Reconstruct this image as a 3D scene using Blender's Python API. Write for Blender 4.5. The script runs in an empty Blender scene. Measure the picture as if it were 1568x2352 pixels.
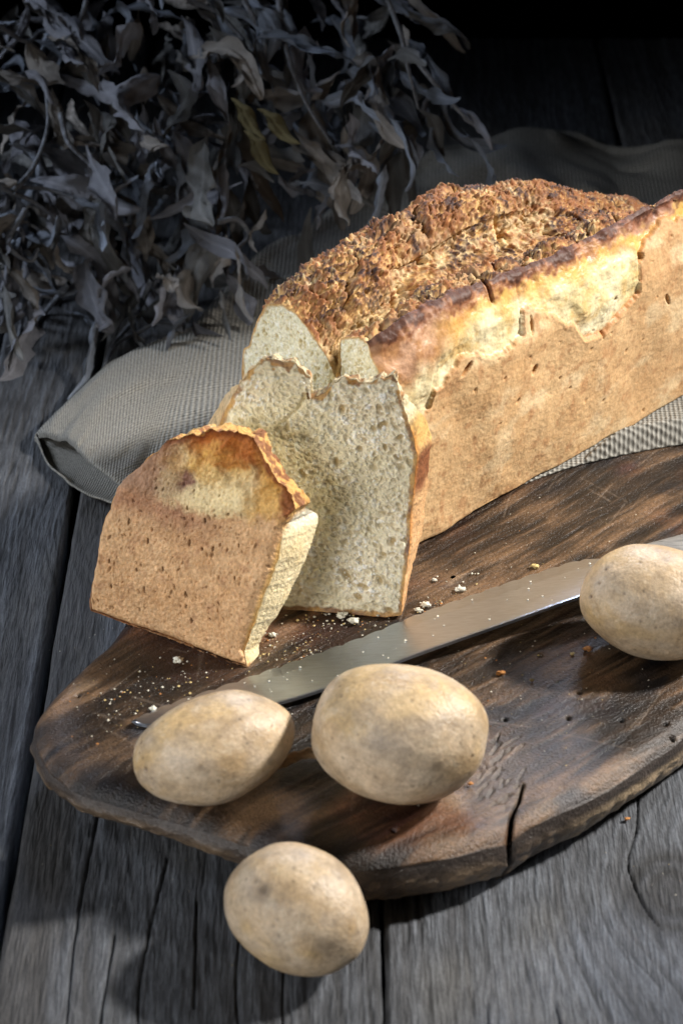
import bpy, math, random
import numpy as np
from mathutils import Vector, Matrix

# ------------------------------------------------------------------ camera, world, lamps
S = 0.01                                   # everything below is written in centimetres
scene = bpy.context.scene
TH = math.radians(33); FPX = 5500.0; DIST = 118.0
CAM = np.array([0, -DIST*math.cos(TH), DIST*math.sin(TH)])
FW = np.array([0, math.cos(TH), -math.sin(TH)]); UP = np.array([0, math.sin(TH), math.cos(TH)])
cd = bpy.data.cameras.new('camera'); cam = bpy.data.objects.new('camera', cd)
scene.collection.objects.link(cam); scene.camera = cam
cam.location = Vector(CAM)*S; cam.rotation_euler = (math.pi/2-TH, 0, 0)
cd.sensor_fit = 'VERTICAL'; cd.sensor_height = 36; cd.sensor_width = 24
cd.lens = FPX/2352*36; cd.clip_start = 0.05; cd.clip_end = 20
cd.dof.use_dof = True; cd.dof.focus_distance = 1.09; cd.dof.aperture_fstop = 13.0

w = bpy.data.worlds.new('World'); scene.world = w; w.use_nodes = True
w.node_tree.nodes['Background'].inputs[0].default_value = (0.55, 0.7, 1.0, 1)
w.node_tree.nodes['Background'].inputs[1].default_value = 0.006

def aim(o, target):
    d = Vector(target)*S-o.location
    o.rotation_euler = d.to_track_quat('-Z', 'Y').to_euler()
def lamp(kind, name, loc, target, energy, color, **kw):
    d = bpy.data.lights.new(name, kind); o = bpy.data.objects.new(name, d)
    scene.collection.objects.link(o); o.location = Vector(loc)*S; aim(o, target)
    d.energy = energy; d.color = color
    for k, v in kw.items(): setattr(d, k, v)
    return o
def polar(t, az, el, r):
    az, el = math.radians(az), math.radians(el)
    return (t[0]+r*math.cos(el)*math.cos(az), t[1]+r*math.cos(el)*math.sin(az), t[2]+r*math.sin(el))
KT = (4, -13, 3)
lamp('SPOT', 'key_lamp', polar(KT, 14, 40, 170), KT, 262, (1.0, 0.955, 0.90),
     spot_size=math.radians(22), spot_blend=0.8, shadow_soft_size=0.075)
lamp('SPOT', 'fill_softbox', (-52, -84, 40), (-1, -20, 3), 31, (1.0, 0.985, 0.97), spot_size=math.radians(44), spot_blend=1.0, shadow_soft_size=0.24)
lamp('SPOT', 'left_softbox', (-105, 18, 55), (-14, 8, 6), 40, (0.76, 0.85, 1.0), spot_size=math.radians(40), spot_blend=0.9, shadow_soft_size=0.14)
lamp('SPOT', 'rear_softbox', (20, 115, 84), (8, -17, 3), 95, (0.68, 0.78, 1.0), spot_size=math.radians(16), spot_blend=0.7, shadow_soft_size=0.22)

scene.view_settings.view_transform = 'Standard'; scene.view_settings.look = 'None'
scene.view_settings.exposure = 0.0; scene.view_settings.gamma = 1
scene.render.resolution_x = 682; scene.render.resolution_y = 1024

# ------------------------------------------------------------------ maths helpers
def ray(px, py): return FW*FPX+np.array([px-784., 0, 0])+UP*(1176-py)
def P(px, py, z=0.0):
    d = ray(px, py); return CAM+d*((z-CAM[2])/d[2])
def on(px, py, O, N):
    d = ray(px, py); return CAM+d*(((O-CAM)@N)/(d@N))
def _h(i, j, k, seed):
    n = (i.astype(np.int64)*374761393+j.astype(np.int64)*668265263+k.astype(np.int64)*2147483647+seed*974711) & 0xffffffff
    n = ((n ^ (n >> 13))*1274126177) & 0xffffffff
    n = ((n ^ (n >> 16))*2246822519) & 0xffffffff
    return ((n ^ (n >> 15)) & 0xffffff)/float(0xffffff)
def vn(x, y, z=None, seed=0):
    x = np.asarray(x, float); y = np.asarray(y, float)+0*x; x = x+0*y
    z = np.zeros_like(x)+(0 if z is None else z)
    xi, yi, zi = np.floor(x), np.floor(y), np.floor(z)
    fx, fy, fz = x-xi, y-yi, z-zi
    fx, fy, fz = [f*f*(3-2*f) for f in (fx, fy, fz)]
    r = 0
    for a in (0, 1):
        for b in (0, 1):
            for c in (0, 1):
                wgt = (fx if a else 1-fx)*(fy if b else 1-fy)*(fz if c else 1-fz)
                r = r+wgt*_h(xi+a, yi+b, zi+c, seed)
    return r*2-1
def fbm(x, y, z=None, oct=4, seed=0, gain=0.5):
    s = 0; amp = 1; tot = 0; f = 1
    for o in range(oct):
        s = s+amp*vn(np.asarray(x)*f, np.asarray(y)*f, None if z is None else np.asarray(z)*f, seed+o*17)
        tot += amp; amp *= gain; f *= 2.03
    return s/tot
def sst(a, b, x): t = np.clip((x-a)/(b-a), 0, 1); return t*t*(3-2*t)
def mix(a, b, t):
    a = np.asarray(a, float); b = np.asarray(b, float); t = np.asarray(t)[..., None]
    return a*(1-t)+b*t
def resample(pts, n, closed=False, smooth=1):
    pts = np.asarray(pts, float)
    if closed: pts = np.vstack([pts, pts[:1]])
    dd = np.r_[0, np.cumsum(np.linalg.norm(np.diff(pts, axis=0), axis=1))]
    t = np.linspace(0, dd[-1], n, endpoint=not closed)
    out = np.stack([np.interp(t, dd, pts[:, k]) for k in range(pts.shape[1])], 1)
    for _ in range(smooth):
        if closed: out = (np.roll(out, 1, 0)+2*out+np.roll(out, -1, 0))/4
        else: out[1:-1] = (out[:-2]+2*out[1:-1]+out[2:])/4
    return out
def catmull(pts, n):
    p = np.asarray(pts, float); p = np.vstack([2*p[0]-p[1], p, 2*p[-1]-p[-2]])
    m = len(p)-3; t = np.linspace(0, m-1e-9, n); i = t.astype(int); f = (t-i)[:, None]
    a, b, c, d = p[i], p[i+1], p[i+2], p[i+3]
    return 0.5*(2*b+(c-a)*f+(2*a-5*b+4*c-d)*f**2+(3*b-a-3*c+d)*f**3)

class HMap:                                 # height map with stamped pores, sampled bilinearly
    def __init__(s, x0, y0, x1, y1, res):
        s.x0, s.y0, s.res = x0, y0, res
        s.w, s.h = int((x1-x0)/res)+2, int((y1-y0)/res)+2
        s.a = np.zeros((s.h, s.w))
    def stamp(s, cx, cy, rx, ry, ang, depth, power=1.0):
        R = max(rx, ry)*1.35
        i0, i1 = int((cx-R-s.x0)/s.res), int((cx+R-s.x0)/s.res)+2
        j0, j1 = int((cy-R-s.y0)/s.res), int((cy+R-s.y0)/s.res)+2
        i0, j0 = max(i0, 0), max(j0, 0); i1, j1 = min(i1, s.w), min(j1, s.h)
        if i1 <= i0 or j1 <= j0: return
        X = s.x0+np.arange(i0, i1)*s.res-cx; Y = (s.y0+np.arange(j0, j1)*s.res-cy)[:, None]
        c, q = math.cos(ang), math.sin(ang)
        d = ((X*c+Y*q)/rx)**2+((-X*q+Y*c)/ry)**2
        v = -depth*np.clip(1-d**power, 0, 1)**0.6
        # thin raised wall round the pore
        s.a[j0:j1, i0:i1] = np.where(depth > 0, np.minimum(s.a[j0:j1, i0:i1], v), np.maximum(s.a[j0:j1, i0:i1], v))
    def get(s, x, y):
        u = np.clip((np.asarray(x)-s.x0)/s.res, 0, s.w-1.001); v = np.clip((np.asarray(y)-s.y0)/s.res, 0, s.h-1.001)
        i, j = u.astype(int), v.astype(int); f, g = u-i, v-j; A = s.a
        return A[j, i]*(1-f)*(1-g)+A[j, i+1]*f*(1-g)+A[j+1, i]*(1-f)*g+A[j+1, i+1]*f*g

# ------------------------------------------------------------------ object helpers
coll = scene.collection
def thing(name, label, cat, loc=(0, 0, 0), group=None):
    o = bpy.data.objects.new(name, None); coll.objects.link(o)
    o.location = Vector(loc)*S; o['label'] = label; o['category'] = cat; o.empty_display_size = 0.02
    if group: o['group'] = group
    return o
def tag(o, label, cat, group=None, kind=None):
    o['label'] = label; o['category'] = cat
    if group: o['group'] = group
    if kind: o['kind'] = kind
    return o
def mesh_np(name, V, F, col=None, smooth=True, uvw=None):
    me = bpy.data.meshes.new(name); V = np.asarray(V, float).reshape(-1, 3)
    F = np.asarray(F); nf, k = F.shape
    me.vertices.add(len(V)); me.vertices.foreach_set('co', V.ravel())
    me.loops.add(nf*k); me.loops.foreach_set('vertex_index', F.ravel().astype(np.int32))
    me.polygons.add(nf); me.polygons.foreach_set('loop_start', np.arange(0, nf*k, k, dtype=np.int32))
    me.polygons.foreach_set('use_smooth', np.full(nf, smooth))
    if col is not None:
        at = me.attributes.new('tint', 'FLOAT_COLOR', 'POINT'); c = np.asarray(col, float); c = c.reshape(-1, c.shape[-1]); c = c if c.shape[1] == 4 else np.hstack([c, np.ones((len(c), 1))])
        at.data.foreach_set('color', c.ravel())
    if uvw is not None:
        at = me.attributes.new('weave', 'FLOAT_VECTOR', 'POINT'); at.data.foreach_set('vector', np.asarray(uvw, float).ravel())
    me.update(calc_edges=True); me.validate(); return me
def grid_faces(n, m, cu=False, cv=False):
    i = np.arange(n if cu else n-1)[:, None]; j = np.arange(m if cv else m-1)[None, :]
    i2, j2 = (i+1) % n, (j+1) % m
    a, b, c, d = i*m+j, i2*m+j, i2*m+j2, i*m+j2
    return np.stack([a+0*b, b, c, d], -1).reshape(-1, 4)
def add(name, me, mat, parent=None, loc=None):
    o = bpy.data.objects.new(name, me); coll.objects.link(o)
    if mat: me.materials.append(mat)
    if parent: o.parent = parent
    if loc is not None: o.location = Vector(loc)*S
    return o
def grid_obj(name, V, mat, parent=None, origin=(0, 0, 0), col=None, cu=False, cv=False, flip=False, uvw=None, smooth=True):
    n, m = V.shape[:2]; F = grid_faces(n, m, cu, cv)
    if flip: F = F[:, ::-1]
    return add(name, mesh_np(name, (V.reshape(-1, 3)-np.array(origin))*S, F, col, smooth, uvw), mat, parent)

# ------------------------------------------------------------------ materials
def material(name, rough=0.7, tint=True, base=(0.5, 0.5, 0.5), noise=(), bump=(), spec=0.5, metal=0.0, sss=0.0, sss_col=None, extra=None, coat=0):
    """noise: (scale xyz per cm, detail, dark, light) multiplies the colour; bump: (scale xyz per cm, detail, distance cm)"""
    m = bpy.data.materials.new(name); m.use_nodes = True; nt = m.node_tree; N = nt.nodes; L = nt.links
    b = N['Principled BSDF']; b.inputs['Roughness'].default_value = rough
    b.inputs['Specular IOR Level'].default_value = spec; b.inputs['Metallic'].default_value = metal
    tc = N.new('ShaderNodeTexCoord')
    def scaled(sc):
        mp = N.new('ShaderNodeMapping'); mp.inputs['Scale'].default_value = tuple(100*q for q in sc)
        L.new(tc.outputs['Object'], mp.inputs[0]); return mp.outputs[0]
    if tint:
        a = N.new('ShaderNodeAttribute'); a.attribute_name = 'tint'; c = a.outputs['Color']
        rm = N.new('ShaderNodeMath'); rm.operation = 'MULTIPLY'; rm.inputs[1].default_value = rough; L.new(a.outputs['Alpha'], rm.inputs[0]); L.new(rm.outputs[0], b.inputs['Roughness'])
    else:
        r = N.new('ShaderNodeRGB'); r.outputs[0].default_value = (*base, 1); c = r.outputs[0]
    for sc, det, lo, hi in noise:
        n = N.new('ShaderNodeTexNoise'); n.inputs['Detail'].default_value = det; n.inputs['Scale'].default_value = 1
        L.new(scaled(sc), n.inputs['Vector'])
        mr = N.new('ShaderNodeMapRange'); mr.inputs['From Min'].default_value = 0.3; mr.inputs['From Max'].default_value = 0.7
        mr.inputs['To Min'].default_value = lo; mr.inputs['To Max'].default_value = hi; mr.clamp = False
        L.new(n.outputs['Fac'], mr.inputs[0])
        mx = N.new('ShaderNodeVectorMath'); mx.operation = 'SCALE'; L.new(c, mx.inputs[0]); L.new(mr.outputs[0], mx.inputs['Scale']); c = mx.outputs[0]
    if extra: c = extra(nt, c, scaled)
    L.new(c, b.inputs['Base Color'])
    prev = None
    for sc, det, dist in bump:
        n = N.new('ShaderNodeTexNoise'); n.inputs['Detail'].default_value = det; n.inputs['Scale'].default_value = 1
        L.new(scaled(sc), n.inputs['Vector'])
        bp = N.new('ShaderNodeBump'); bp.inputs['Distance'].default_value = dist*S; bp.inputs['Strength'].default_value = 1
        L.new(n.outputs['Fac'], bp.inputs['Height'])
        if prev: L.new(prev, bp.inputs['Normal'])
        prev = bp.outputs[0]
    if prev: L.new(prev, b.inputs['Normal'])
    if sss:
        b.inputs['Subsurface Weight'].default_value = sss; b.inputs['Subsurface Scale'].default_value = 0.004
        b.inputs['Subsurface Radius'].default_value = sss_col or (1, 0.7, 0.4)
    if coat: b.inputs['Coat Weight'].default_value = coat; b.inputs['Coat Roughness'].default_value = 0.3
    return m
M_table = material('weathered_plank', 0.62, noise=[((8, .8, 3), 6, 0.5, 1.45), ((12, 5, 9), 4, 0.8, 1.2), ((1.2, .5, 1), 3, .85, 1.15)], bump=[((8, .8, 5), 6, 0.16), ((40, 9, 30), 3, 0.03)], spec=0.4)
M_board = material('oiled_old_wood', 0.36, noise=[((5, 5, 5), 5, 0.72, 1.3), ((22, 22, 22), 3, 0.75, 1.3)], bump=[((9, 9, 9), 6, 0.06), ((26, 26, 26), 3, 0.02)], spec=0.5)
M_crumb = material('bread_crumb', 0.85, noise=[((7, 7, 7), 4, 0.86, 1.1)], bump=[((8, 8, 8), 4, 0.07)], spec=0.35, sss=0.12)
M_crust = material('tin_crust', 0.75, noise=[((6, 6, 6), 5, 0.78, 1.18), ((1.2, 1.2, 1.2), 3, .9, 1.08)], bump=[((7, 7, 7), 5, 0.07)], spec=0.3, sss=0.12)
M_glossy = material('baked_crust', 0.46, noise=[((7, 7, 7), 5, 0.87, 1.12), ((1.3, 1.3, 1.3), 3, .9, 1.08)], bump=[((7, 7, 7), 5, 0.03)], spec=0.4, sss=0.08)
M_potato = material('potato_skin', 0.45, noise=[((1.1, 1.1, 1.1), 4, 0.86, 1.12), ((5, 5, 5), 5, 0.84, 1.12), ((12, 12, 12), 3, 0.9, 1.08)], bump=[((7, 7, 7), 5, 0.035), ((1.6, 1.6, 1.6), 3, 0.035)], spec=0.42, sss=0.1)
M_leaf = material('dried_leaf', 0.8, noise=[((3, 3, 3), 5, 0.6, 1.4)], bump=[((5, 5, 5), 5, 0.15)], spec=0.2)
M_handle = material('grey_handle_wood', 0.6, tint=False, base=(0.22, 0.21, 0.19), noise=[((1.5, 14, 14), 4, 0.55, 1.3)], bump=[((2, 20, 20), 4, 0.03)])
M_crumbs = material('crumb_grain', 0.85, noise=[((10, 10, 10), 3, .85, 1.1)], bump=[((12, 12, 12), 3, 0.08)])
M_twig = material('root_chip', 0.8, tint=False, base=(0.38, 0.24, 0.12), noise=[((3, 8, 8), 3, .7, 1.2)], bump=[((5, 12, 12), 4, 0.06)])
M_wall = material('dark_backdrop', 0.95, tint=False, base=(0.006, 0.006, 0.007), spec=0.05)
def blade_extra(nt, c, scaled): return c
M_blade = material('brushed_steel', 0.32, tint=False, base=(0.50, 0.56, 0.65), metal=1.0, noise=[((1.0, 12, 12), 4, .88, 1.08)], bump=[((1.0, 12, 12), 4, 0.005)])
def cloth_mat():
    m = bpy.data.materials.new('linen_weave'); m.use_nodes = True; nt = m.node_tree; N = nt.nodes; L = nt.links
    b = N['Principled BSDF']; b.inputs['Roughness'].default_value = 0.9; b.inputs['Specular IOR Level'].default_value = 0.15
    a = N.new('ShaderNodeAttribute'); a.attribute_name = 'weave'; sp = N.new('ShaderNodeSeparateXYZ'); L.new(a.outputs['Vector'], sp.inputs[0])
    def mth(op, x, y=None):
        q = N.new('ShaderNodeMath'); q.operation = op
        for i, v in enumerate((x, y)):
            if v is None: continue
            if isinstance(v, (int, float)): q.inputs[i].default_value = v
            else: L.new(v, q.inputs[i])
        return q.outputs[0]
    nz = N.new('ShaderNodeTexNoise'); nz.inputs['Scale'].default_value = 2.5; nz.inputs['Detail'].default_value = 4; L.new(a.outputs['Vector'], nz.inputs['Vector'])
    wob = mth('MULTIPLY', nz.outputs['Fac'], 1.3)
    k = 2*math.pi/0.33
    sx = mth('SINE', mth('ADD', mth('MULTIPLY', sp.outputs[0], k), wob)); sy = mth('SINE', mth('ADD', mth('MULTIPLY', sp.outputs[1], k), wob))
    h0 = mth('MULTIPLY', sx, sy); n3 = N.new('ShaderNodeTexNoise'); n3.inputs['Scale'].default_value = 1.6; n3.inputs['Detail'].default_value = 5; L.new(a.outputs['Vector'], n3.inputs['Vector']); h = mth('MULTIPLY', h0, mth('ADD', mth('MULTIPLY', n3.outputs['Fac'], 1.6), 0.25))                       # over-under threads
    n2 = N.new('ShaderNodeTexNoise'); n2.inputs['Scale'].default_value = 7; n2.inputs['Detail'].default_value = 3; L.new(a.outputs['Vector'], n2.inputs['Vector'])
    f = mth('ADD', mth('MULTIPLY', h, 0.27), mth('MULTIPLY', n2.outputs['Fac'], 0.9))
    r = N.new('ShaderNodeValToRGB'); L.new(f, r.inputs[0])
    r.color_ramp.elements[0].position = 0.05; r.color_ramp.elements[0].color = (0.055, 0.053, 0.047, 1)
    r.color_ramp.elements[1].position = 0.85; r.color_ramp.elements[1].color = (0.43, 0.415, 0.37, 1)
    L.new(r.outputs[0], b.inputs['Base Color'])
    bp = N.new('ShaderNodeBump'); bp.inputs['Distance'].default_value = 0.035*S; L.new(h, bp.inputs['Height']); L.new(bp.outputs[0], b.inputs['Normal'])
    return m
M_cloth = cloth_mat()

# ------------------------------------------------------------------ wooden table of separate planks
rng = np.random.default_rng(7)
table = thing('wooden_table', 'weathered grey plank table under the cutting board', 'table', (0, 0, 0))
KN = P(1548, 2046, 0)                                 # the big dark knot
KN2 = P(250, 1215, 0)
PLANKS = [(-62, -47.2), (-47, -33.2), (-33, -18.95), (-18.7, -13.45), (-13.05, 1.52), (1.66, 17.9), (18.15, 33.3), (33.5, 48), (48.2, 62)]
CRACKS = {4: [[(-10.1, -37), (-10.3, -30), (-10.0, -22)], [(-7.4, -37), (-7.6, -32), (-7.0, -25.5)], [(-3.6, -37), (-4.0, -32), (-3.6, -26)], [(-2.2, -36), (-2.2, -30)], [(-9.0, -36), (-8.8, -30)], [(-5.5, -34), (-5.7, -28)], [(-9.6, 4), (-9.8, 12)]],
          5: [[(8.4, -37), (8.0, -33.5), (8.2, -30)], [(13.6, -31.6), (12.2, -29.2), (11.6, -27.0), (11.55, -25.6), (12.1, -23.6), (12.5, -20)], [(5.4, -37), (5.5, -31)], [(11.8, 46), (11.9, 57)]],
          6: [[(24, 30), (24.3, 56)]]}
def seg_dist(x, y, a, b):
    ax, ay = a; bx, by = b; dx, dy = bx-ax, by-ay
    t = np.clip(((x-ax)*dx+(y-ay)*dy)/(dx*dx+dy*dy), 0, 1)
    return np.hypot(x-ax-t*dx, y-ay-t*dy), t
for pi, (x0, x1) in enumerate(PLANKS):
    vis = 3 <= pi <= 6
    if vis:
        xs = np.linspace(x0, x1, int((x1-x0)/0.065)); ys = np.r_[np.linspace(-60, -40, 12)[:-1], np.arange(-40, 20, 0.22), np.arange(20, 62, 0.8)]
    else:
        xs = np.linspace(x0, x1, 60); ys = np.linspace(-60, 62, 160)
    X, Y = np.meshgrid(xs, ys, indexing='ij')
    # grain field bent round the knots
    gx = X+0.35*fbm(X*.12, Y*.05, oct=3, seed=pi)*3
    dark = np.zeros_like(X)
    for kn, R in ((KN, 2.3), (KN2, 1.4)):
        dx, dy = X-kn[0], (Y-kn[1])*0.75; r = np.hypot(dx, dy)
        k = np.exp(-(r/R/1.5)**2)
        gx = gx*(1-k)+(r*1.0+kn[0])*k
        if R > 2 and pi == 5: dark = np.maximum(dark, sst(1.02, .88, r/2.15+.06*vn(X*1.5, Y*1.5, seed=6))*(.75+.25*np.sin(r*9)))
    g1 = fbm(gx*2.2, Y*.05, oct=3, seed=3+pi); g2 = fbm(gx*6.0, Y*.22, oct=3, seed=9+pi)
    big = fbm(X*.16, Y*.07, oct=3, seed=31+pi)
    Z = 0.045*g1+0.03*g2
    C = mix((0.042, 0.042, 0.044), (0.118, 0.129, 0.148), np.clip(.5+.5*g1+.45*g2+.35*big, 0, 1))
    C = mix(C, (0.10, 0.095, 0.085), .5*sst(.1, .7, fbm(X*.25, Y*.12, oct=2, seed=70+pi)))
    pore = sst(.32, .6, fbm(gx*7, Y*.5, oct=2, seed=50+pi)); Z -= .05*pore; C = C*(1-.5*pore[..., None])
    C = mix(C, (0.022, 0.021, 0.021), dark*0.85); Z = Z-.05*dark
    if pi == 4: C = mix(C, (0.05, 0.047, 0.044), .75*sst(-10.6, -11.4, X))
    if pi in (3,): C = C*1.05
    if pi <= 4: C = C*.82  # left planks darker: older boards, partly the weaker key light painted in
    for cr in CRACKS.get(pi, []):
        pts = catmull(cr, 24) if len(cr) > 2 else resample(cr, 8)
        d = np.full_like(X, 9.)
        for a, b in zip(pts[:-1], pts[1:]):
            dd, _ = seg_dist(X, Y, a, b); d = np.minimum(d, dd)
        wd = 0.055*(0.75+.6*vn(Y*.35, X*0, seed=pi+3)); k = np.clip(1.3-d/np.maximum(wd, .045), 0, 1)*sst(-.75, -.2, vn(Y*.22, X*0, seed=pi+60))
        Z -= 0.22*k; C = C*(1-.65*k[..., None])
    edge = np.minimum(X-x0, x1-X); Z -= 0.16*np.exp(-(edge/.12)**2)
    ragged = 0.06*fbm(Y*.5, Y*0+pi, oct=4, seed=pi)
    X = X+ragged*np.exp(-(edge/.3)**2)
    top = {3: 0.14, 4: -0.03, 5: 0.0}.get(pi, 0.02)
    Z = Z+top-0.03
    V = np.stack([X, Y, Z], -1)
    # sides: two extra columns folded down
    def side(row): s_ = row.copy(); s_[:, 2] -= 3.0; return s_
    V = np.concatenate([side(V[0])[None], V, side(V[-1])[None]]); C = np.concatenate([C[:1]*.6, C, C[-1:]*.6])
    grid_obj('plank', V, M_table, table, col=C, flip=True)
# table apron under the planks so that the gaps are dark
def box(name, x0, y0, z0, x1, y1, z1, mat, parent=None):
    v = [(x, y, z) for x in (x0, x1) for y in (y0, y1) for z in (z0, z1)]
    f = [(0, 1, 3, 2), (4, 6, 7, 5), (0, 4, 5, 1), (2, 3, 7, 6), (0, 2, 6, 4), (1, 5, 7, 3)]
    return add(name, mesh_np(name, np.array(v, float)*S, f, np.full((8, 3), .02), smooth=False), mat, parent)
box('batten', -60, -50, -6, 60, -44, -3.1, M_table, table); box('batten', -60, 40, -6, 60, 46, -3.1, M_table, table)
bw = box('wall', -300, 160, -80, 300, 164, 200, M_wall); bw['kind'] = 'structure'; bw['label'] = 'unlit black backdrop behind the table'
fl = box('floor', -300, -200, -84, 300, 160, -80.5, M_wall); fl['kind'] = 'structure'

# ------------------------------------------------------------------ cutting board
BT = 3.0
bpx = [(82, 1690), (85, 1640), (120, 1590), (200, 1510), (270, 1440)]
fr = [P(x, y, BT)[:2] for x, y in [(110, 1752), (170, 1795), (250, 1820), (430, 1875), (600, 1930), (800, 1975), (1000, 1955), (1150, 1912), (1250, 1862), (1400, 1788), (1568, 1672)]]
lf = [P(x, y, BT)[:2] for x, y in bpx]
outl = fr[:]+[np.array(q) for q in [(18.5, -16.2), (23, -10.5), (26, -4), (26.5, 3), (23, 8.5), (17, 11), (10, 10.5), (4, 7.8), (-2, 3.6), (-5.6, -1.5), (-7.6, -7)]]+lf[::-1]
NB = 1300; NR = 250
ob = resample(catmull(outl+[outl[0]], 800), NB, closed=True, smooth=8)
cen = np.array([5.0, -10.0])
rho = np.concatenate([np.linspace(0.002, 1, NR)**0.8])
XY = cen+(ob-cen)[:, None, :]*rho[None, :, None]
ang = np.arctan2(ob[:, 1]-cen[1], ob[:, 0]-cen[0])
cut_in = np.linalg.norm(ob-cen, axis=1)
Xb, Yb = XY[..., 0], XY[..., 1]
dist_edge = (1-rho)[None, :]*cut_in[:, None]
al = Xb*.72+Yb*.69; ac = Xb*.69-Yb*.72
def board_fields(X, Y, e):
    al = X*.74+Y*.67; ac = X*.67-Y*.74
    warp = ac+.8*fbm(al*.1, ac*.15, oct=3, seed=2)
    g = fbm(warp*1.5, al*.12, oct=4, seed=11); g2 = fbm(warp*5, al*.4, oct=3, seed=12)
    bl = fbm(al*.25, ac*.35, oct=4, seed=13)
    t = np.clip(.48+.55*g+.35*g2+.55*bl, 0, 1)
    C = mix((0.024, 0.016, 0.012), (0.175, 0.105, 0.058), t)
    C = mix(C, (0.026, 0.026, 0.032), .85*sst(.12, .5, fbm(al*.3+9, ac*.8, oct=4, seed=21)))
    C = mix(C, (0.26, 0.18, 0.115), .6*sst(.2, .6, fbm(al*.35, ac*.9, oct=4, seed=23))*sst(-.1, .4, bl))
    C = mix(C, (0.13, 0.035, 0.016), .45*sst(.2, .6, fbm(al*.2, ac*.2, oct=3, seed=25)))
    # dark reddish front right and left tip
    Z = 0.03*g+.025*g2+.05*bl
    C = C*(1+.35*fbm(ac*9, al*.9, oct=3, seed=27))[..., None]; L_ = C.mean(-1, keepdims=True)
    return (L_+(C-L_)*1.05)*(.50+1.15*sst(-.35, .55, bl+.5*g+.6*g2)[..., None])*.54, Z
Cb, Zb = board_fields(Xb, Yb, dist_edge)
edge_round = np.clip(1-dist_edge/1.1, 0, 1)
Zb = Zb+BT-0.04-0.42*edge_round**2.6-0.05*np.exp(-(dist_edge/2.5)**2)
# pits, worm holes, crack
pc = P(1150, 1765, BT); pd = P(1105, 1830, BT)
for k in range(38):
    q = P(1095+rng.random()*100, 1705+rng.random()*150, BT)
    v = P(30, 0, BT)[:2]
    a_ = q[:2]; L_ = .2+.9*rng.random()**2; dirv = np.array([.52+.25*rng.normal(), .85]); b_ = a_+dirv*L_
    dd, _ = seg_dist(Xb, Yb, a_, b_); kk = np.clip(1.2-dd/(.02+.055*rng.random()), 0, 1)*(.5+.5*rng.random())
    Zb -= .13*kk; Cb = Cb*(1-.65*kk[..., None])
zone = np.exp(-(((Xb-pc[0])*.8)**2+((Yb-pc[1])*.6)**2)/1.6); Zb -= .12*zone; Cb = mix(Cb, (.11, .09, .075), .5*zone)
for hx, hy in [(1304, 1648), (1426, 1651), (1528, 1657), (1544, 1680), (1160, 1650), (905, 1905), (180, 1595), (365, 1650), (1240, 1505), (1330, 1590)]:
    q = P(hx, hy, BT); dd = np.hypot(Xb-q[0], Yb-q[1]); kk = np.clip(1.3-dd/.11, 0, 1); Zb -= .3*kk; Cb = Cb*(1-.9*kk[..., None])
for k in range(150):                                   # knife scratches, pale
    q = np.array([rng.uniform(-12, 20), rng.uniform(-27, 6)]); th_ = rng.choice([.9, 1.1, -.35, 1.4, 2.3])+rng.normal()*.15
    L_ = rng.uniform(.5, 3.2); b_ = q+L_*np.array([math.cos(th_), math.sin(th_)])
    x0_, x1_ = min(q[0], b_[0])-.2, max(q[0], b_[0])+.2; y0_, y1_ = min(q[1], b_[1])-.2, max(q[1], b_[1])+.2
    msk = (Xb > x0_) & (Xb < x1_) & (Yb > y0_) & (Yb < y1_)
    if not msk.any(): continue
    dd, _ = seg_dist(Xb[msk], Yb[msk], q, b_); kk = np.clip(1.2-dd/.05, 0, 1)*rng.uniform(.15, .5)
    Cb[msk] = mix(Cb[msk], (.30, .23, .17), kk*.6); Zb[msk] -= .03*kk
crk = np.array([P(x, y, BT)[:2] for x, y in [(1200, 1795), (1192, 1830), (1176, 1862), (1170, 1900), (1160, 1945)]]); crk = catmull(crk, 30)
dcr = np.full_like(Xb, 9.); tt = np.zeros_like(Xb)
for i_, (a_, b_) in enumerate(zip(crk[:-1], crk[1:])):
    dd, _ = seg_dist(Xb, Yb, a_, b_); m_ = dd < dcr; dcr = np.where(m_, dd, dcr); tt = np.where(m_, i_/30., tt)
kk = np.clip(1.4-dcr/(.035+.075*tt), 0, 1); Zb -= .9*kk; Cb = Cb*(1-.9*kk[..., None])
Zb -= .25*np.exp(-(dcr/.5)**2)*tt
top = np.stack([Xb, Yb, Zb], -1)
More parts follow.
